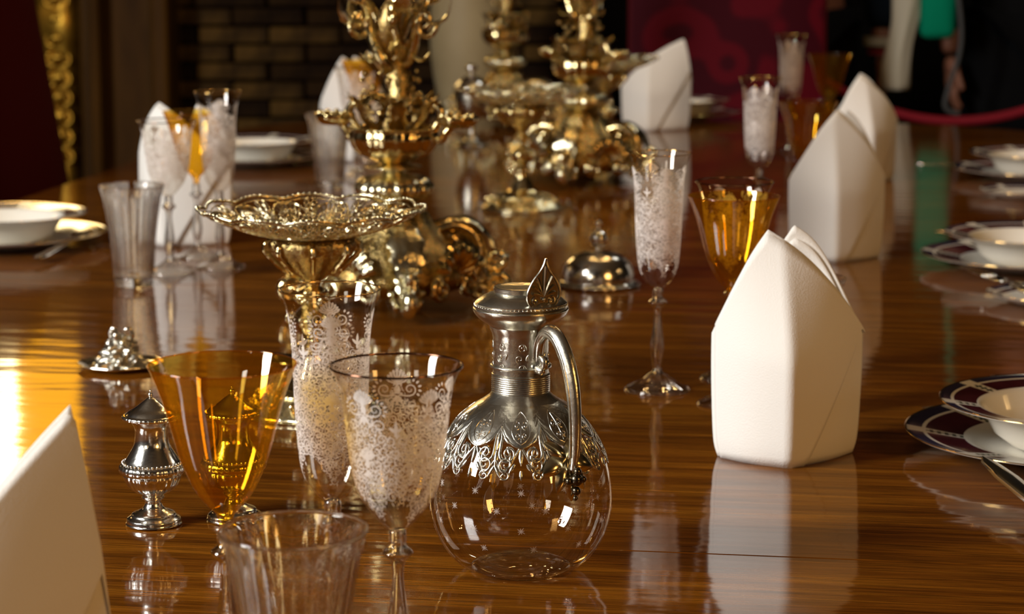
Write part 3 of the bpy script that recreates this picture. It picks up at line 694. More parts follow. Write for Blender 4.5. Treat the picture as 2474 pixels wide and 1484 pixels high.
# ------------------------------------------------------------------ gilt openwork dishes
def make_compote(label, loc, rz):
    t = thing('gilt_openwork_compote', label, 'compote', loc, rz)
    # dish surface: x = angle, y = 0 centre .. 1 rim
    def DS(th, s, o=0):
        r = .030+.068*s; sc_ = abs(math.cos(6*th)); r *= 1+.045*s*s*(sc_-.5)
        z = .158+.022*s**1.7+.0035*s*s*s*(sc_-.3)+o
        return (r*math.cos(th), r*math.sin(th), z)
    mb = MB()
    tube([DS(TAU*j/180, 1) for j in range(180)], .0013, 6, mb, closed=True)
    tube([DS(TAU*j/120, .93) for j in range(120)], .0006, 5, mb, closed=True)
    tube([DS(TAU*j/120, .22) for j in range(120)], .0010, 6, mb, closed=True)
    for j in range(120): ball(DS(TAU*j/120, 1.0, .0010), .0013, mb, 6)
    mb.build('rim', GILTP, t)
    for k in range(12):
        mb = MB(); c = TAU*(k+.5)/12; hw = TAU/24*.90
        arch = [(c-hw*math.cos(PI*i/18), .28+.62*math.sin(PI*i/18)**.8) for i in range(19)]
        tube([DS(a, s) for a, s in arch], .0011, 6, mb)
        tube([DS(c-hw*.72*math.cos(PI*i/14), .34+.42*math.sin(PI*i/14)**.8) for i in range(15)], .0006, 5, mb)
        for q_ in range(-4, 5):
            a1 = c+hw*.85*q_/4.3; s1 = .28+.60*math.sqrt(max(0, 1-(q_/4.6)**2))
            tube([DS(c+(a1-c)*(.06+.94*u)**.8, .26+(s1-.26)*u) for u in [i/5 for i in range(6)]], [.0008]*5+[.0012], 5, mb)
        for q_ in range(-3, 4):
            a1 = c+hw*.62*q_/3.3
            for s1 in (.55, .72): ball(DS(a1, s1*(1-.05*abs(q_))), .0012, mb, 6)
        for sg in (-1, 1):
            b = c+sg*TAU/24
            for (s0, R) in ((.84, .16), (.62, .11), (.45, .09)):
                tube([DS(b-sg*.035*x*2.0, s0+y*R*2.2) for x, y in spiral2(.5, 0, .5, 1.3, PI, 1, 12, .2)], .0008, 5, mb)
        petal_rows = [[DS(c+hw*.13*v*math.sin(PI*(.1+.9*i/6)), .24+.55*i/6, .0012*(1-v*v)) for v in (-1, -.5, 0, .5, 1)] for i in range(7)]
        mb.grid(petal_rows)
        mb.build('pierced_panel', GILTP, t)
    lathe([(.0, .1555), (.02, .156), (.032, .1585), (.045, .1615), (.046, .1605), (.033, .157), (.02, .1545), (0, .154)], 72).build('dish_well', GILTD, t)
    # fluted cup below the dish
    fl = lambda r, z, th: (r*(1+.07*abs(math.sin(6*th))), z)
    cup = lathe(smooth_profile([(.034, .1565), (.037, .1520), (.0355, .1450), (.030, .1370), (.022, .1290), (.013, .1220), (.0075, .1170), (.0060, .1120)], 5), 96, fl).build('cup', GILTD, t)
    mb = MB()
    for k in range(8):
        a = TAU*k/8; E = lambda x, z, s=0: ((.0325+x)*math.cos(a)-s*math.sin(a), (.0325+x)*math.sin(a)+s*math.cos(a), z)
        tube([E(x, .150+y) for x, y in cat2([(0.001, .004), (.008, .001), (.009, -.006), (.002, -.014), (-.008, -.024)], 4)], [.0022, .0026, .0026]*5+[.0018]*2, 6, mb)
        tube([E(.003+x, .147+y) for x, y in spiral2(0, 0, .005, 1.3, PI/2, -1, 12, .2)], .0012, 5, mb)
    beads(.036, .1545, 36, .0017, mb); mb.build('cup_scrolls', GILT, cup)
    lathe(smooth_profile([(.0060, .1125), (.0115, .1095), (.0120, .1065), (.0070, .1020), (.0065, .0980), (.0110, .0930), (.0175, .0860), (.0185, .0800), (.0140, .0720), (.0085, .0670), (.0080, .0640), (.0150, .0600), (.0155, .0570), (.0100, .0540), (.0105, .0480), (.0150, .0380), (.0200, .0290), (.0280, .0235)], 5), 72, lambda r, z, th: (r*(1+.06*abs(math.sin(5*th))), z)).build('stem', GILT, t)
    mb = MB(); rnd = random.Random(4)
    for k in range(6):
        a = TAU*k/6
        for zz, rr, s in ((.083, .0175, .006), (.100, .0095, .0045), (.058, .0145, .0045)):
            E = lambda x, z: ((rr+x)*math.cos(a), (rr+x)*math.sin(a), z)
            tube([E(x, zz+y) for x, y in spiral2(s*.3, 0, s, 1.3, PI*.6, -1, 12, .2)], .0011, 5, mb)
    mb.build('stem_scrolls', GILTP, t)
    foot = lathe(smooth_profile([(.0280, .0235), (.0400, .0215), (.0430, .0205), (.0440, .0190), (.0430, .0178), (.0430, .0178), (.0460, .0150), (.0540, .0090), (.0600, .0045), (.0610, .0020), (.0590, 0), (0, 0)], 4), 96, lambda r, z, th: (r*(1+(.05*abs(math.cos(4*th)) if r > .044 else 0)), z)).build('foot', GILTP, t, angle=60)
    mb = MB()
    for k in range(16):
        a = TAU*k/16; E = lambda x, z, s=0: ((.051+x)*math.cos(a+s), (.051+x)*math.sin(a+s), z)
        tube([E(x*.8, .0125+y*.7, y*3) for x, y in spiral2(0, 0, .0075, 1.4, 0, 1 if k % 2 else -1, 12, .2)], .0016, 5, mb)
    beads(.0435, .0200, 44, .0014, mb); mb.build('foot_scrolls', GILT, foot)
    return t
q = P(753, 500, .183); com = make_compote('large gilt openwork dish on stem, in front of the nearest candelabrum', (q.x, q.y, T+.0003), .1)
q = P(1262, 212, .183); dup(com, (q.x, q.y, T+.0003), .35, 'gilt openwork dish on stem in the middle, behind the decanter lid')
q = P(1462, 138, .183); dup(com, (q.x, q.y, T+.0003), .2, 'farthest gilt openwork dish, left of the farthest napkin')

# ------------------------------------------------------------------ gilt candelabra
def leaf3(mb, path, width, side, up, lobes=5, n=22, curl=.25):
    """acanthus leaf: centre path of 3-D points, side vector, up vector"""
    path = cat2([tuple(p) for p in path], 6); n = len(path); rows = []; side = Vector(side); up = Vector(up)
    for i, p in enumerate(path):
        s = i/(n-1); w = width*(math.sin(PI*(.12+.88*s))**.65)*(1-.28*abs(math.sin(lobes*PI*s)))+.0003
        row = []
        for j in range(9):
            v = (j-4)/4; row.append(Vector(p)+side*(v*w*.5)+up*(-curl*w*v*v*.5+.05*w*math.cos(v*PI*3)))
        rows.append(row)
    mb.grid(rows)
def make_candelabrum(label, loc, rz):
    t = thing('gilt_candelabrum', label, 'candelabrum', loc, rz)
    R_ = lambda a: (lambda r, z, s=0: (r*math.cos(a)-s*math.sin(a), r*math.sin(a)+s*math.cos(a), z))
    for k in range(4):
        a = TAU*k/4+.55; E = R_(a); mb = MB()
        path = cat2([(.035, .085), (.058, .092), (.078, .080), (.084, .058), (.078, .038), (.082, .024), (.096, .0125)], 6)
        path += spiral2(.1000, .0255, .0135, 1.35, -PI/2-.3, 1, 20, .25)
        n = len(path)
        tube([E(r, z) for r, z in path], [.0115*(1-.62*i/n) for i in range(n)], 10, mb, flat=.8)
        sp = spiral2(.050, .062, .018, 1.4, PI/2, -1, 20, .2)
        tube([E(r, z) for r, z in sp], [.0060*(1-.5*i/20) for i in range(21)], 8, mb)
        sp = spiral2(.100, .052, .013, 1.3, PI, 1, 18, .2)
        tube([E(r, z) for r, z in sp], [.0045*(1-.5*i/18) for i in range(19)], 8, mb)
        ball(E(.1000, .0255), .006, mb, 10)
        foot = mb.build('scroll_foot', GILTP if k % 2 else GILT, t)
        mb = MB(); side = (-math.sin(a), math.cos(a), 0)
        leaf3(mb, [E(.048, .098), E(.072, .100), E(.092, .082), E(.100, .062), E(.114, .056)], .040, side, (0, 0, 1))
        leaf3(mb, [E(.060, .070), E(.088, .050), E(.094, .034), E(.108, .034)], .028, side, (math.cos(a), math.sin(a), .3))
        for s in (-1, 1):
            tube([E(.082+x, .020+y, s*(.012+.3*y)) for x, y in spiral2(0, 0, .012, 1.3, 1, 1, 14, .2)], .0028, 6, mb)
        mb.build('acanthus_leaf', GILTP, foot)
        # shell between the feet
        a2 = a+PI/4; E2 = R_(a2); mb = MB(); rows = []
        for i in range(13):
            s = i/12; row = []
            for j in range(29):
                v = (j/28-.5)*2; ang = v*1.25; L = .046*s*(1-.12*abs(v))
                row.append(E2(.062+.022*math.sin(s*2.2)+.0022*math.cos(v*PI*7)*s, .040+L*math.cos(ang)*.95, L*math.sin(ang)))
            rows.append(row)
        mb.grid(rows)
        tube([E2(.066, .040, x) for x in (-.03, -.015, 0, .015, .03)], [.003, .006, .004, .006, .003], 8, mb)
        for s in (-1, 1): tube([E2(.072, .030+y, s*(.022+x)) for x, y in spiral2(0, 0, .014, 1.4, PI/2, -1, 16, .2)], .0034, 7, mb)
        mb.build('shell', GILT if k % 2 else GILTP, t)
    lathe(smooth_profile([(0, .018), (.050, .020), (.066, .030), (.070, .044), (.060, .066), (.046, .082), (.036, .096), (.030, .108), (.024, .114), (.018, .118)], 5), 80, lambda r, z, th: (r*(1+.08*abs(math.sin(6*th))), z)).build('base_dome', GILTD, t)
    # gadrooned knop, cup, branches
    lathe(smooth_profile([(.018, .118), (.030, .124), (.036, .134), (.030, .144), (.016, .149), (.012, .153), (.026, .156), (.026, .158), (.012, .161)], 5), 80, lambda r, z, th: (r*(1+(.10*abs(math.sin(8*th)) if .120 < z < .147 else 0)), z)).build('knop', GILTP, t)
    lathe(smooth_profile([(.012, .161), (.020, .164), (.036, .174), (.042, .188), (.041, .197), (.044, .199), (.040, .200), (.034, .188), (.015, .178), (.010, .178)], 5), 80, lambda r, z, th: (r*(1+(.05*abs(math.sin(8*th)) if z > .168 else 0)), z)).build('bowl', GILT, t)
    mb = MB()
    for k in range(6):
        a = TAU*k/6; E = R_(a)
        leaf3(mb, [E(.012, .185), E(.030, .205), E(.040, .226), E(.052, .232)], .022, (-math.sin(a), math.cos(a), 0), (math.cos(a), math.sin(a), .4))
    for k in range(8):
        a = TAU*k/8+.2; E = R_(a)
        leaf3(mb, [E(.010, .225), E(.026, .236), E(.036, .228), E(.046, .238)], .020, (-math.sin(a), math.cos(a), 0), (0, 0, 1))
    rnd = random.Random(9)
    for k in range(40):
        a = rnd.uniform(0, TAU); z = rnd.uniform(.212, .262); r = rnd.uniform(.018, .034)
        ball((r*math.cos(a), r*math.sin(a), z), rnd.uniform(.002, .0048), mb, 8)
    mb.build('leaf_cluster', GILTD, t)
    pts = [(.006*math.cos(i*.7), .006*math.sin(i*.7), .178+i*.0125) for i in range(26)]
    tube(pts, [.013-.0002*i+.0025*math.sin(i*1.3) for i in range(26)], 12).build('trunk', GILTD, t)
    for k in range(5):
        a = TAU*k/5+.9; E = (lambda f: (lambda r, z, s=0: f(r*.62, z, s*.8)))(R_(a)); mb = MB(); z0 = .262+.012*(k % 2)
        path = cat2([(.008, z0), (.028, z0+.018), (.040, z0+.052), (.050, z0+.072), (.068, z0+.078), (.084, z0+.095)], 6)
        n = len(path); tube([E(r, z, .006*math.sin(i*.4)) for i, (r, z) in enumerate(path)], [.0062-.0022*i/n for i in range(n)], 8, mb)
        tube([E(r, z, -.008) for r, z in spiral2(.052, z0+.052, .018, 1.3, 0, -1, 18, .2)], .0032, 7, mb)
        tube([E(r, z, .008) for r, z in spiral2(.036, z0+.088, .014, 1.3, PI, -1, 18, .2)], .0028, 7, mb)
        br = mb.build('branch', GILT, t)
        mb = MB(); side = (-math.sin(a), math.cos(a), 0)
        leaf3(mb, [E(.046, z0+.060), E(.066, z0+.052), E(.084, z0+.060), E(.092, z0+.078)], .026, side, (0, 0, 1))
        leaf3(mb, [E(.050, z0+.078), E(.046, z0+.104), E(.056, z0+.124), E(.072, z0+.128)], .022, side, (math.cos(a), math.sin(a), 0))
        leaf3(mb, [E(.024, z0+.020), E(.044, z0+.012), E(.058, z0+.020)], .020, side, (0, 0, 1))
        mb.build('branch_leaves', GILTP, br)
        mb = lathe(smooth_profile([(.004, 0), (.012, .004), (.018, .010), (.017, .018), (.020, .020), (.012, .020), (.012, .012), (0, .012)], 4), 32, lambda r, z, th: (r*(1+.08*abs(math.sin(5*th))), z))
        o = mb.build('candle_cup', GILT, br); o.location = E(.084, z0+.094)
    for k in range(2):
        a = -3.02+k*PI*.95; E = (lambda f: (lambda r, z, s=0: f(r*.80, z, s)))(R_(a)); mb = MB()
        path = cat2([(.034, .186), (.050, .198), (.060, .215), (.052, .226), (.044, .218)], 6)
        tube([E(r, z) for r, z in path], .0045, 8, mb)
        path = cat2([(.040, .196), (.058, .186), (.066, .196), (.074, .204)], 6); tube([E(r, z) for r, z in path], .004, 8, mb)
        arm = mb.build('arm', GILT, t)
        mb = lathe(smooth_profile([(.003, 0), (.012, .001), (.018, .007), (.0185, .013), (.014, .013), (.012, .008), (0, .008)], 4), 40, lambda r, z, th: (r*(1+.08*abs(math.sin(5*th))), z)); beads(.015, .014, 10, .003, mb, nn=8)
        o = mb.build('arm_cup', GILT, arm); o.location = E(.080, .200)
    # standing child figure among the branches (one continuous body)
    mb = MB()
    lathe(smooth_profile([(.006, .500), (.020, .502), (.026, .512), (.030, .530), (.028, .545), (.032, .548), (.026, .548), (.020, .53), (0, .52)], 4), 48, mb=mb)
    mb.build('finial_bowl', GILT, t)
    return t
q = P(955, 745, 0)
cand = make_candelabrum('nearest tall gilt candelabrum with leafy branches and scroll feet, behind the large compote', (q.x, q.y, T+.0003), 2.77); cand.scale = (1.15, 1.15, 1.02)
q = P(1405, 440, 0); dup(cand, (q.x, q.y, T+.0003), 2.3, 'gilt candelabrum in the middle, right of the second openwork dish')
q = P(1222, 305, 0); dup(cand, (q.x, q.y, T+.0003), 1.2, 'farthest gilt candelabrum, rising behind the second openwork dish')
q = P(1140, 352, 0); t = thing('covered_silver_cup', 'dark silver covered cup between the near and far candelabra', 'cup', (q.x, q.y, T+.0003))
lathe(smooth_profile([(0, 0), (.028, 0), (.030, .004), (.015, .012), (.007, .030), (.009, .045), (.024, .060), (.031, .085), (.030, .108)], 5), 48).build('cup', SILVERW, t)
lathe(smooth_profile([(.033, .108), (.034, .112), (.026, .124), (.012, .134), (.004, .138), (.005, .142), (.011, .148), (.010, .155), (0, .158)], 5), 48).build('lid', SILVER, t)

# ------------------------------------------------------------------ napkins
def make_napkin(label, px, py, wpx=None, s=1.0, rz=0, xf=-.02, xb=.004, hv=.098, hf=.178, hb=.182, cr_=-.16):
    q = P(px, py, 0)
    t = thing('folded_napkin', label, 'napkin', (q.x, q.y, T+.0003), rz)
    t.scale = (s, s, s)
    a, b = .0572, .050
    def wid(z): # half width factor by height
        u = min(z/.18, 1); return 1+.055*math.sin(PI*min(1, u*1.05))-.02*math.exp(-(z/.012)**2)
    def ring(th, s_, back_peak, front_peak, off=0.0, lean=1.0):
        c, sn = math.cos(th), math.sin(th)
        q_ = abs(c)+abs(sn); mixd = .72 if sn < 0 else .35
        x0 = c*(1-mixd)+c/q_*mixd; y0 = sn*(1-mixd)+sn/q_*mixd
        if sn < 0: x0 += cr_*(1-abs(x0))
        if sn < 0: pk, hp = xf, front_peak
        else: pk, hp = xb, back_peak
        # straight sloping top edge from the corner up to the peak
        xx = a*x0; u = (xx-pk)/(a-pk) if xx > pk else (pk-xx)/(a+pk)
        bulge = (.011 if sn < 0 else (.017 if xx > pk else -.014))*math.sin(PI*min(1, u))
        ht = hv+(hp-hv)*(1-u)+bulge
        z = ht*s_
        k = wid(z); up_ = max(0, z-hv*.85)/(hp-hv*.85)
        y = y0*b*k*(1-(.70 if sn < 0 else .42)*lean*max(0, up_)**1.1)
        x = xx*k
        if z < .012: y *= 1-.06*(1-z/.012)**2; x *= 1-.035*(1-z/.012)**2
        rr = 1+off
        return (x*rr, y*rr, z)
    n = 192; ths = [TAU*i/n for i in range(n)]
    mb = MB(); mb.grid([[ring(th, i/26, hb, hf) for th in ths] for i in range(27)], closed=True)
    o = mb.build('outer_wrap', LINEN, t); m = o.modifiers.new('thick', 'SOLIDIFY'); m.thickness = .0016; m.offset = -1
    # inner layer standing behind the front fold
    mb = MB(); rows = []
    for i in range(20):
        s_ = i/19; rows.append([ring(PI*(.04+.92*j/40), .35+.65*s_, hb-.010, 0, -.075, .9) for j in range(41)])
    mb.grid(rows); o2 = mb.build('inner_fold', LINEN, t); m = o2.modifiers.new('thick', 'SOLIDIFY'); m.thickness = .0012
    # diagonal outer flap over the front
    mb = MB(); rows = [[] for _ in range(22)]
    for j in range(49):
        th = PI*1.03+PI*.965*j/48
        pt = ring(th, 1, hb, hf); zt = pt[2]*.985; xr = pt[0]/a
        zl = max(.0, .100*(xr-.10)/.88) if xr > .10 else 0.0
        zl = min(zl, zt-.002)
        for i in range(22):
            z = zl+(zt-zl)*i/21; p = ring(th, z/pt[2], hb, hf); L = math.hypot(p[0], p[1]) or 1
            rows[i].append((p[0]*(1+.0010/L), p[1]*(1+.0010/L)-.0006, p[2]+.0002))
    mb.grid(rows); o3 = mb.build('front_flap', LINEN, t); m = o3.modifiers.new('thick', 'SOLIDIFY'); m.thickness = .0012; m.offset = 1
    return t
make_napkin('large white mitre-folded napkin on the right, nearest fully seen one', 1897, 1098, s=1.04, rz=.12, hf=.180, hb=.178, xb=.010)
make_napkin('white mitre napkin behind the nearest one on the right, before the middle plates', 2018, 622, s=1.04, rz=.05, xf=-.004, xb=.016, hf=.186, hb=.182)
make_napkin('white mitre napkin farthest back on the right side by the red rope', 2085, 436, s=1.0, rz=.3, xf=-.018, hb=.178)
make_napkin('tan-lit folded napkin cropped by the lower left corner', 0, 1818, s=1.0, rz=.10, xf=.043, xb=.03, hv=.052, hf=.186, hb=.150, cr_=-.8)
make_napkin('napkin standing behind the left group of glasses', 452, 586, s=1.12, rz=-.3, xf=-.028, hf=.17, hb=.165)
make_napkin('napkin behind the far amber glass, left of the nearest candelabrum', 858, 386, s=1.05, rz=.2, xf=-.022, hf=.18, hb=.178)
make_napkin('farthest napkin, tall peak to its right, before the red damask chair', 1584, 312, s=1.22, rz=-.15, xf=.046, xb=-.020, hv=.075, hf=.155, hb=.125)

# ------------------------------------------------------------------ china
def plate_mesh(prof, bands, NS=216, rim_r=(.07, .134), nmot=8, hwm=.085):
    """bands by radius; white ladder motifs interrupt the maroon rim"""
    mb = MB(); rows = [[(r*math.cos(TAU*j/NS), r*math.sin(TAU*j/NS), z) for j in range(NS)] for r, z, _ in prof]
    vs = [p for r in rows for p in r]; fs = []; ms = []
    for i in range(len(prof)-1):
        b = prof[i+1][2]
        for j in range(NS):
            k = (j+1) % NS; fs.append((i*NS+j, i*NS+k, (i+1)*NS+k, (i+1)*NS+j))
            u = ((j+.5)/NS*nmot) % 1; d = abs(u-.5)
            mm = b
            if b in (1, 2) and d < hwm: mm = 0
            if b == 1 and d < hwm*.62 and (int(d/hwm*9) % 2 == 0 or i % 2): mm = 4
            ms.append(mm)
    mb.add(vs, fs, ms); return mb
# material slots 0 white, 1 maroon, 2 navy, 3 gold, 4 green-grey motif
def ringprof(r0, r1, z0, z1, n, codes):
    return [(r0+(r1-r0)*(i+1)/n, z0+(z1-z0)*(i+1)/n, codes[i]) for i in range(n)]
CM = [CHINA, MAROON, NAVY, GOLDRIM, GREENG]
def charger_mesh():
    pr = [(0, .0035, 0), (.05, .0035, 0), (.072, .0042, 0), (.080, .0075, 0), (.086, .0100, 0)]
    pr += ringprof(.086, .1355, .0100, .0180, 16, [0]+[1]*10+[0]+[2]*4)
    pr += [(.1372, .0186, 3), (.1375, .0178, 3), (.1355, .0168, 0), (.088, .0072, 0), (.078, .0035, 0), (.070, .0, 0), (.064, .0, 0), (.062, .0015, 0), (0, .0015, 0)]
    return plate_mesh(pr, None)
def soup_mesh():
    pr = [(0, .0060, 0), (.04, .0062, 0), (.060, .0100, 0), (.070, .0200, 0), (.0745, .0315, 0), (.0775, .0345, 0)]
    pr += ringprof(.0775, .1095, .0345, .0395, 12, [0]+[1]*7+[0]+[2]*3)
    pr += [(.1108, .0400, 3), (.1110, .0392, 3), (.1095, .0382, 0), (.079, .0322, 0), (.074, .0270, 0), (.066, .0120, 0), (.054, .0030, 0), (.046, .0, 0), (.042, .0, 0), (.040, .0030, 0), (0, .0030, 0)]
    return plate_mesh(pr, None)
chm = None; spm = None
def place_plates(px, y, lb, rz=0):
    global chm, spm
    q = P(px, y, .0178)
    if chm is None:
        chm = charger_mesh().build('dinner_plate', CM); spm = soup_mesh().build('soup_plate', CM); a, b = chm, spm
    else: a = chm.copy(); b = spm.copy(); C.objects.link(a); C.objects.link(b)
    a.location = (q.x, q.y, T+.0003); b.location = (q.x+.001, q.y, T+.0048)
    a.rotation_euler = (0, 0, rz); b.rotation_euler = (0, 0, rz+.12)
    tag(a, 'maroon and navy rimmed dinner plate '+lb, 'plate'); tag(b, 'white soup plate with maroon rim '+lb, 'soup plate')
place_plates(2596, 1043, 'nearest the camera on the right', .27)
place_plates(2493, 612, 'of the middle right setting', .1)
place_plates(2500, 405, 'of the farthest right setting', .5)
place_plates(10, 560, 'cropped by the left edge', .2)
place_plates(610, 372, 'behind the left flute', .0)
place_plates(1640, 268, 'behind the farthest napkin', .3)
def small_plate(px, y, lb):
    pr = [(0, .003, 0), (.040, .0035, 0), (.050, .006, 0)]+ringprof(.050, .0700, .006, .0120, 8, [0, 1, 1, 1, 0, 2, 2, 2])
    pr += [(.0712, .0125, 3), (.0713, .0117, 3), (.0700, .0108, 0), (.048, .003, 0), (.042, 0, 0), (.038, 0, 0), (0, .001, 0)]
    q = P(px, y, .012); o = plate_mesh(pr, None, 144).build('side_plate', CM); o.location = (q.x, q.y, T+.0003)
    tag(o, 'small side plate '+lb, 'plate')
small_plate(2535, 707, 'between nearest and middle right settings'); small_plate(2475, 458, 'between middle and farthest right settings')

# ------------------------------------------------------------------ cutlery
def cut_obj(kind, label, tip, end, roll=0):
    """tip, end: world points; built along local +x"""
    tip, end = Vector(tip), Vector(end); L = (end-tip).length; d = (end-tip).normalized()
    o = thing(kind, label, 'fork' if 'fork' in kind else ('knife' if 'knife' in kind else 'spoon'), tip)
    o.rotation_mode = 'QUATERNION'
    ydir = Vector((0, 0, 1)).cross(d).normalized(); z = d.cross(ydir)
    o.rotation_quaternion = Matrix((d, ydir, z)).transposed().to_quaternion()
    def strip(sts):   # (x, halfwidth, z, thick)
        mb = MB(); mb.grid([[(x, -w_, z_), (x, -w_*.5, z_+th), (x, 0, z_+th*1.25), (x, w_*.5, z_+th), (x, w_, z_), (x, w_*.5, z_-th*.5), (x, -w_*.5, z_-th*.5)] for x, w_, z_, th in sts], closed=True); return mb
    if kind == 'table_knife':
        strip([(0, .0008, 0, .0006), (.012, .006, 0, .0009), (.05, .0095, 0, .001), (.11, .009, 0, .0012), (.125, .006, 0, .002)]).build('blade', STEELC, o)
        strip([(.125, .0055, 0, .002), (.135, .0045, 0, .0035), (.16, .0065, 0, .0035), (L-.02, .0095, 0, .003), (L, .006, 0, .002)]).build('handle', STEELC, o)
    elif kind == 'table_fork':
        mb = MB()
        for k in range(4):
            y = (k-1.5)*.0058; tube([(0, y, -.001), (.02, y, .000), (.045, y, .0005), (.055, y*.9, .001)], [.0005, .0011, .0014, .0016], 6, mb)
        mb.grid([[(x, -w_, z_), (x, 0, z_-.002), (x, w_, z_)] for x, w_, z_ in ((.052, .0105, .001), (.065, .0115, .0), (.078, .007, .002), (.088, .003, .005))])
        b = mb.build('tines', STEELC, o); b.modifiers.new('t', 'SOLIDIFY').thickness = .0012
        strip([(.085, .003, .004, .0015), (.10, .0025, .006, .0016), (.13, .003, .006, .0016), (L-.03, .009, .003, .0014), (L-.008, .010, .002, .0012), (L, .004, .002, .0008)]).build('handle', STEELC, o)
    else:
        mb = MB(); mb.grid([[(.001+.062*s, v*.020*math.sin(PI*(.03+.94*s))**.6, -.008*math.sin(PI*s)*(1-v*v)) for v in (-1, -.6, -.2, .2, .6, 1)] for s in [i/12 for i in range(13)]])
        b = mb.build('spoon_bowl', STEELC, o); b.modifiers.new('t', 'SOLIDIFY').thickness = .001
        strip([(.060, .003, .0, .0015), (.075, .0025, .003, .0016), (.12, .003, .004, .0016), (L-.03, .009, .001, .0014), (L-.008, .010, 0, .0012), (L, .004, 0, .0008)]).build('handle', STEELC, o)
    return o
cut_obj('table_knife', 'silver knife leaning over the front edge of the nearest right plate', P(2374, 1104, .027), P(2620, 1310, .012))
cut_obj('table_knife', 'knife tip poking out behind the nearest right plates', P(2228, 986, .004), P(2500, 978, .004))
cut_obj('table_spoon', 'silver spoon tip beyond the nearest right soup plate', P(2392, 912, .014), P(2700, 935, .006))
cut_obj('table_fork', 'fork leaning over the front edge of the middle right plate', P(2325, 640, .026), P(2490, 712, .008))
cut_obj('table_fork', 'fork tips beyond the middle right plates', P(2268, 560, .012), P(2560, 540, .006))
cut_obj('table_knife', 'dull knife tip behind the farthest right plates', P(2215, 396, .004), P(2440, 400, .004))
cut_obj('table_fork', 'gold-glinting fork right of the left edge plates', P(262, 548, .012), P(90, 628, .006))
cut_obj('table_fork', 'fork right of the far left plates', P(742, 352, .014), P(640, 402, .006))
cut_obj('small_spoon', 'small silver spoon behind the gold-rimmed front flute', P(655, 855, .006), P(790, 905, .006))

# ------------------------------------------------------------------ chairs
def make_chair(label, loc, rz, mat, w=.48, hgt=1.25):
    t = thing('upholstered_chair', label, 'chair', loc, rz)   # faces +y
    mb = MB(); mb.box((0, .0, .44), (w, .46, .10)); o = mb.build('seat', mat, t, smooth=True, bevel=.03)
    rows = []
    for i in range(25):
        s = i/24; z = .46+s*(hgt-.46); yb = -.24-.16*(z-.46)
        rows.append([((v)*w*.5, yb-.028*(1-abs(v)**3)*(1 if True else 0)*-1, z) for v in [j/8-1 for j in range(17)]])
    mb = MB(); mb.grid(rows); rows2 = [[(p[0], p[1]-.085, p[2]) for p in r] for r in rows]; mb.grid([list(reversed(r)) for r in rows2])
    for a_, b_ in ((rows, rows2),):
        for e in (0, -1):
            mb.grid([[r[e] for r in a_], [r[e] for r in b_]])
        mb.grid([a_[0], b_[0]]); mb.grid([a_[-1], b_[-1]])
    b = mb.build('backrest', mat, t, angle=60)
    lit_edge = simple('lit_edge_red', (.07, .002, .006), .6, spec=.1)  # added back-edge tubes; their red stands in for light on the upholstery
    for e in (-1, 1):
        mb = tube([(e*w*.5, -.255-.16*(z-.46), z) for z in [.46+.05*k for k in range(int((hgt-.46)/.05)+1)]], .010, 8)
        tag(mb.build('lit_edge_strip', lit_edge, b), 'red strip standing in for the lit upholstery edge')
    for sx in (-1, 1):
        for sy, yy in ((1, .19), (-1, -.22)):
            mb = tube(cat2([(sx*(w*.5-.04), yy, .40), (sx*(w*.5-.03), yy+sy*.02, .28), (sx*(w*.5-.045), yy, .10), (sx*(w*.5-.03), yy+sy*.025, .0)], 5), [.026]*5+[.022]*5+[.016]*6, 10)
            mb.build('leg', GILTW, t)
    return t
make_chair('dark red upholstered chair cropped by the upper left edge', (-.555, 3.84, 0), -PI/2+AX, REDV, .52, 1.075)
make_chair('red damask chair at the far end of the table', (.495, 5.25, 0), PI-.06, DAMASK, .455)

# ------------------------------------------------------------------ fireplace behind, on the left
FX0, FX1, FY = -1.05, .02, 6.55
fp_ = thing('fireplace', 'dark brick fireplace with gilded carved jamb behind the table, upper left', 'fireplace', (.10, FY, 0))
mb = MB(); mb.box((-.55, .30, .62), (1.30, .40, 1.24)); mb.build('mortar_backing', MORTAR, fp_, smooth=False)
rnd = random.Random(11); bshapes = []
for k in range(2):
    b_ = MB(); b_.box((0, 0, 0), (.196, .06, .044)); o = b_.build('brick', BRICKM[k], fp_, smooth=False, bevel=.004); bshapes.append(o)
first = [True, True]; nb = 0
for i in range(26):
    z = .03+i*.052
    for j in range(6):
        x = -1.10+j*.206+(.103 if i % 2 else 0)
        if x > .04: continue
        k = 1 if rnd.random() < .42 else 0
        if first[k]: o = bshapes[k]; first[k] = False
        else: o = bshapes[k].copy(); C.objects.link(o); o.parent = fp_
        o.location = (x+rnd.uniform(-.004, .004), .085+rnd.uniform(-.012, .01), z+rnd.uniform(-.002, .002)); o.rotation_euler = (rnd.uniform(-.05, .05), rnd.uniform(-.01, .01), rnd.uniform(-.03, .03)); nb += 1
mb = MB(); mb.box((-1.185, .10, .62), (.235, .36, 1.24)); mb.build('marble_slip', BROWNM, fp_, smooth=False, bevel=.01)
mb = MB(); mb.box((-1.07, .0, .62), (.05, .30, 1.24)); mb.box((-1.245, -.02, .62), (.03, .30, 1.24)); mb.build('marble_moulding', BROWNM, fp_, smooth=False, bevel=.012)
mb = MB(); mb.box((-.55, .12, 1.35), (1.75, .5, .22)); mb.build('mantel', BROWNM, fp_, smooth=False, bevel=.02)
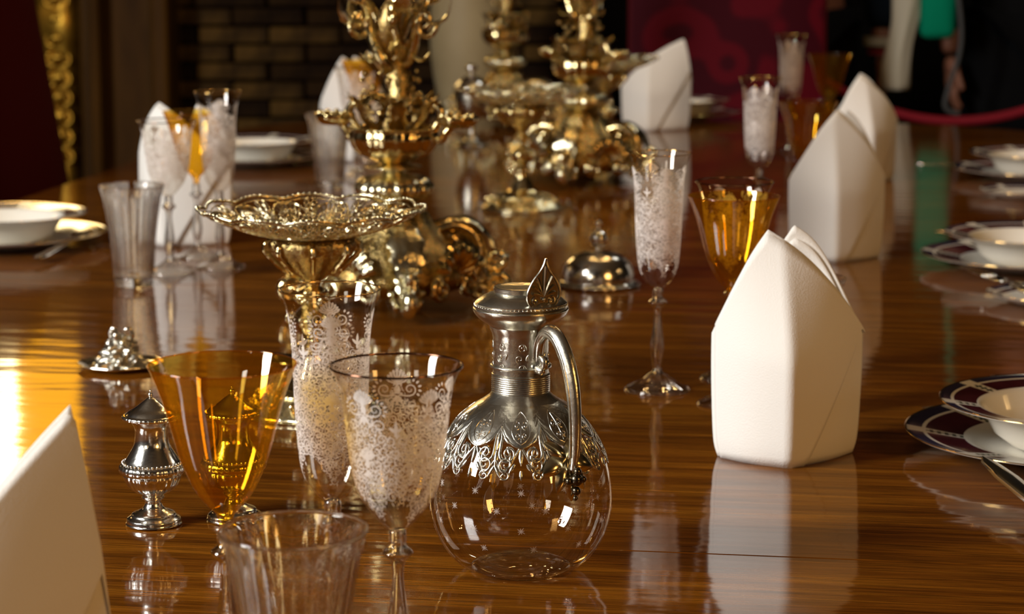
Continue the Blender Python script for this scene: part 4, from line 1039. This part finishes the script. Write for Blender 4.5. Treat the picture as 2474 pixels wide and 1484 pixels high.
# gilded carved jamb: tapering term with leaves and scrolls
mb = MB()
def term(r, z, th): return r*(1+.07*math.sin(4*th)+.04*math.sin(z*30)), z
prof_ = smooth_profile([(.07, 0), (.07, .10), (.045, .14), (.038, .30), (.042, .50), (.052, .66), (.066, .80), (.078, .90), (.070, .96), (.088, 1.02), (.09, 1.20), (.09, 1.24)], 6)
mb = lathe(prof_, 40, term)
for k in range(9):
    z = .52+.055*k
    for s in (-1, 1): tube([(s*(.018)+x*.8*s, -.040-.02*(z-.5)-.012, z+y) for x, y in spiral2(0, 0, .022, 1.3, PI/2, -1, 14, .2)], .007, 7, mb)
    leaf3(mb, [(0, -.060, z-.02), (0, -.080-.02*(z-.5), z+.005), (0, -.075, z+.03)], .035, (1, 0, 0), (0, -1, 0))
o = mb.build('gilded_jamb', GILTW, fp_); o.location = (-1.375, .05, 0)
# vase on a pedestal
q = PD(1128, 60, 5.95); t = thing('cream_vase', 'tall cream vase behind the table between the candelabra', 'vase', (q.x, 5.95, .56))
lathe(smooth_profile([(0, 0), (.050, 0), (.052, .01), (.035, .03), (.045, .08), (.075, .17), (.092, .28), (.094, .38), (.080, .48), (.045, .54), (.040, .60), (.055, .64), (.045, .64), (.030, .58)], 5), 56).build('body', VASE, t)
t2 = thing('dark_pedestal', 'dark wooden pedestal under the cream vase', 'pedestal', (q.x, 5.95, 0))
mb = MB(); mb.box((0, 0, .54), (.26, .26, .04)); mb.build('pedestal_top', DARKW, t2, smooth=False, bevel=.004)
mb = MB(); mb.box((0, 0, .27), (.18, .18, .50)); mb.build('pedestal_shaft', DARKW, t2, smooth=False, bevel=.004)
mb = MB(); mb.box((0, 0, .02), (.28, .28, .04)); mb.build('pedestal_base', DARKW, t2, smooth=False, bevel=.004)

# golden window high on the left of the far wall: its light glows in the table top
def emit(name, col, st):
    m_, nt, out = nodes(name); e = N(nt, 'ShaderNodeEmission', Strength=st); e.inputs[0].default_value = (*col, 1); nt.links.new(e.outputs[0], out.inputs[0]); return m_
m = MB(); m.box((-1.73, Y1-.03, 2.07), (.80, .02, .86)); o = struct('window_1', m, emit('lit_gold_blind', (1, .43, .02), 3.0))
mb = MB()
for bx, bz, dx, dz in ((-1.73, 2.52, .90, .06), (-1.73, 1.62, .90, .06), (-2.15, 2.07, .06, .9), (-1.31, 2.07, .06, .9)): mb.box((bx, Y1-.04, bz), (dx, .05, dz))
mb.build('window_frame', DARKW, o, smooth=False)
t = thing('wall_lamp', 'glowing tall wall lamp beside the golden window', 'lamp', (-1.62, Y1-.12, 1.62))
mb = MB(); mb.box((0, 0, .40), (.19, .05, .80)); mb.build('lamp_shade', emit('lamp_glow', (1, .74, .34), 15), t, smooth=False, bevel=.01)
mb = MB(); mb.box((0, .055, .40), (.10, .06, .60)); mb.build('bracket', BRASS, t, smooth=False)

# ------------------------------------------------------------------ rope barrier
def stanchion(px, D, lb):
    q = PD(px, 300, D); t = thing('rope_stanchion', lb, 'stanchion', (q.x, D, 0))
    lathe(smooth_profile([(0, 0), (.15, 0), (.15, .012), (.06, .03), (.02, .05), (.018, .10), (.018, .10), (.018, .88), (.03, .89), (.03, .92), (.018, .93), (.02, .95), (.028, .97), (.02, .995), (0, 1.0)], 4), 40).build('post', BRASS, t)
    return Vector((q.x, D, .90))
a = stanchion(1850, 5.75, 'brass rope post behind the red damask chair'); b = stanchion(2760, 5.35, 'brass rope post beyond the right edge of the picture')
mid = PD(2335, 297, 5.5)
pts = []
for i in range(41):
    s = i/40; k = (s-.5)*2
    p = a.lerp(b, s); zlow = mid.z; p.z = zlow+(.90-zlow)*(abs(k)**2.0); pts.append(p)
pts = pts[1:-1]
tag(tube(pts, .0115, 10).build('barrier_rope', ROPE), 'red barrier rope sagging across the dark background at the right', 'rope')

# ------------------------------------------------------------------ visitors standing behind the rope
def skin_mesh(name, verts, edges, radii, mat, parent, sub=1):
    me = bpy.data.meshes.new(name); me.from_pydata(verts, edges, []); me.materials.append(mat)
    o = bpy.data.objects.new(name, me); C.objects.link(o); o.parent = parent
    sk = o.modifiers.new('skin', 'SKIN'); sk.use_smooth_shade = True
    for i, r in enumerate(radii):
        s = me.skin_vertices[0].data[i]; s.radius = (r if isinstance(r, tuple) else (r, r))
    me.skin_vertices[0].data[0].use_root = True
    ss = o.modifiers.new('sub', 'SUBSURF'); ss.levels = sub; ss.render_levels = sub
    return o
def person(label, x, y, rz, top, trousers, coat=False, armout=0.0):
    t = thing('person', label, 'person', (x, y, 0), rz)
    V = [(0, 0, .95), (0, .005, 1.12), (0, 0, 1.28), (0, 0, 1.42), (0, .005, 1.50), (0, .01, 1.56), (0, .02, 1.66), (0, .02, 1.74)]
    R = [(.15, .11), (.135, .10), (.155, .11), (.13, .085), (.055, .055), (.055, .055), (.075, .09), (.07, .08)]
    E = [(0, 1), (1, 2), (2, 3), (3, 4), (4, 5), (5, 6), (6, 7)]
    def ext(at, pts): 
        p = at
        for v, r in pts: V.append(v); R.append((r, r) if not isinstance(r, tuple) else r); E.append((p, len(V)-1)); p = len(V)-1
        return p
    wr = {}
    for s in (-1, 1):
        wr[s] = ext(3, [((s*.17, 0, 1.42), .055), ((s*.215, 0, 1.30), .05), ((s*.245, .01, 1.12), .042), ((s*.250, .05+armout, .96), .034), ((s*.247, .085+armout*1.5, .84), .026)])
        ext(0, [((s*.09, 0, .88), .095), ((s*.10, .01, .68), .08), ((s*.10, .02, .48), .056), ((s*.10, -.01, .28), .052), ((s*.10, -.02, .09), .036), ((s*.105, .06, .04), (.036, .03)), ((s*.11, .14, .03), (.034, .022))])
    body = skin_mesh('body', V, E, R, SKIN, t, 2)
    # palm and five bent fingers on each hand
    for s in (-1, 1):
        w_ = Vector(V[wr[s]]); HV = [tuple(w_), tuple(w_+Vector((0, .012, -.035))), tuple(w_+Vector((0, .02, -.07)))]; HR = [(.024, .024), (.020, .034), (.017, .036)]; HE = [(0, 1), (1, 2)]
        for k, (L, off) in enumerate(((.062, .026), (.072, .009), (.067, -.009), (.052, -.026))):
            b0 = w_+Vector((0, .022+off, -.072)); p = 2
            for q_, (f, bend) in enumerate(((.4, 0), (.72, .006), (1, .018))):
                HV.append(tuple(b0+Vector((-s*bend, 0, -L*f)))); HR.append((.0088-.001*q_,)*2); HE.append((p, len(HV)-1)); p = len(HV)-1
        p = 1
        for dv in ((-s*.004, .045, -.045), (-s*.010, .058, -.070), (-s*.014, .062, -.09)):
            HV.append(tuple(w_+Vector(dv))); HR.append((.0095, .0095)); HE.append((p, len(HV)-1)); p = len(HV)-1
        skin_mesh('hand', HV, HE, HR, SKIN, body, 1)
    # face details
    mb = MB(); tube([(0, .105, 1.70), (0, .125, 1.675), (0, .132, 1.662), (0, .11, 1.652)], [.006, .010, .013, .008], 8, mb); mb.build('nose', SKIN, body)
    mb = MB()
    for s in (-1, 1): ball((s*.032, .094, 1.695), .012, mb, 10)
    mb.build('eyes', CREAM, body)
    mb = MB(); tube([(-.025, .100, 1.625), (0, .108, 1.622), (.025, .100, 1.625)], .006, 6, mb); mb.build('mouth', REDC, body)
    mb = MB()
    for s in (-1, 1): ball((s*.082, .01, 1.68), .022, mb, 10, (.4, .8, 1.3))
    mb.build('ears', SKIN, body)
    mb = MB(); rows = []
    for i in range(12):
        ph = PI*.60*i/11; rows.append([(.090*math.sin(ph)*math.cos(TAU*k/24), .0+.108*math.sin(ph)*math.sin(TAU*k/24)-.005-.02*(i/11), 1.69+.095*math.cos(ph)) for k in range(24)])
    mb.grid(rows, closed=True); mb.build('hair', HAIR, t)
    # clothes, a little larger than the body
    JV = [(0, 0, .88), (0, .005, 1.12), (0, 0, 1.28), (0, 0, 1.43)]; JR = [(.185, .135), (.16, .12), (.18, .13), (.15, .10)]; JE = [(0, 1), (1, 2), (2, 3)]
    if coat: JV[0] = (0, 0, .55); JR[0] = (.24, .17)
    for s in (-1, 1):
        p = 3
        for v, r in (((s*.175, 0, 1.42), .075), ((s*.218, 0, 1.30), .068), ((s*.247, .01, 1.12), .060), ((s*.252, .05+armout, .97), .050), ((s*.250, .075+armout*1.3, .885), .044)):
            JV.append(v); JR.append((r, r)); JE.append((p, len(JV)-1)); p = len(JV)-1
    skin_mesh('jacket', JV, JE, JR, top, t, 2)
    TV = [(0, 0, .97)]; TR = [(.165, .125)]; TE = []
    for s in (-1, 1):
        p = 0
        for v, r in (((s*.095, 0, .88), .112), ((s*.10, .01, .68), .10), ((s*.10, .02, .48), .082), ((s*.10, -.01, .28), .075), ((s*.10, -.015, .08), .070)):
            TV.append(v); TR.append((r, r)); TE.append((p, len(TV)-1)); p = len(TV)-1
    skin_mesh('trousers', TV, TE, TR, trousers, t, 2)
    return t
# visitor in navy, arm hanging at x 2130
q = PD(2131, 100, 6.1); pa = person('person in navy jacket and dark trousers holding a pale cloth, behind the rope', q.x-.252, 6.15, PI, NAVYC, BLACK)
mb = tube([(-.0, 0, .0), (0, 0, .022)], .050, 16, caps=False); o = mb.build('cuff', CREAM, pa); o.location = (-.2485, .083, .862)
mb = tube([(-.0, 0, .0), (0, 0, .016)], .040, 16, caps=False); o = mb.build('wristband', REDC, pa); o.location = (-.2478, .088, .838)
# pale folded cloth carried at x 2180
q = PD(2178, 60, 5.9); mb = MB(); rows = []
for i in range(26):
    s = i/25; z = 1.06-.30*s; wd = .040-.010*s+.004*math.sin(s*9); row = []
    for j in range(28):
        a_ = TAU*j/28; row.append((q.x+.012-.022*s+.006*math.sin(s*6)+wd*math.cos(a_)*(1+.10*math.cos(5*a_+s*5)), 5.88+.025*math.sin(a_)*(1+.2*math.cos(4*a_)), z))
    rows.append(row)
mb.grid(rows, closed=True); mb.f.append(tuple(range(25*28, 26*28))); mb.m.append(0); mb.f.append(tuple(reversed(range(28)))); mb.m.append(0)
tag(mb.build('folded_cloth', CREAM), 'pale cream cloth hanging from the hand of the visitor in navy', 'cloth')
q = PD(2420, 100, 5.95); pb = person('person in a long black coat with grey edge at the upper right, behind the rope', q.x+.12, 6.12, PI+.1, BLACK, BLACK, True)
e0 = [PD(2308, -60, 5.80), PD(2322, 60, 5.80), PD(2318, 130, 5.80), PD(2296, 200, 5.80), PD(2283, 250, 5.80), PD(2292, 268, 5.80), PD(2318, 276, 5.80)]
inv = pb.matrix_world.inverted() if False else (Matrix.Translation((q.x+.12, 6.12, 0)) @ Matrix.Rotation(PI+.1, 4, 'Z')).inverted()
mb = tube([inv @ Vector(p) for p in cat2([tuple(p) for p in e0], 5)], .0065, 8); tag(mb.build('coat_edge', GREYP, pb), 'shiny grey coat edge')
q2 = PD(2266, 20, 5.85); mb = MB(); mb.box((0, 0, 0), (.088, .05, .30)); o = mb.build('shoulder_bag', GREENC, smooth=True, bevel=.02); o.location = (q2.x, 5.85, 1.04)
tag(o, 'emerald green bag hanging between the two visitors', 'bag')
o2 = tube([(.045, 0, .145), (.05, 0, .28), (.06, .0, .42), (.07, 0, .47)], .008, 8).build('bag_strap', GREENC, o)

# ------------------------------------------------------------------ groups of repeated things
GROUPS = {'etched_wine_goblet': 'etched wine goblets on the table', 'etched_champagne_flute': 'etched champagne flutes on the table', 'amber_wine_glass': 'amber wine glasses on the table',
          'glass_tumbler': 'clear ribbed tumblers on the table', 'folded_napkin': 'mitre-folded white napkins at the settings', 'gilt_openwork_compote': 'gilt openwork dishes down the table centre',
          'gilt_candelabrum': 'gilt candelabra down the table centre', 'dinner_plate': 'maroon rimmed dinner plates', 'soup_plate': 'maroon rimmed soup plates', 'side_plate': 'small side plates',
          'silver_shaker': 'silver shakers in the foreground', 'table_knife': 'cutlery at the settings', 'table_fork': 'cutlery at the settings', 'table_spoon': 'cutlery at the settings',
          'rope_stanchion': 'rope barrier posts', 'person': 'visitors behind the rope', 'upholstered_chair': 'red chairs round the table'}
for o in list(scene.objects):
    k = o.name.split('.')[0]
    if o.parent is None and k in GROUPS: o['group'] = GROUPS[k]
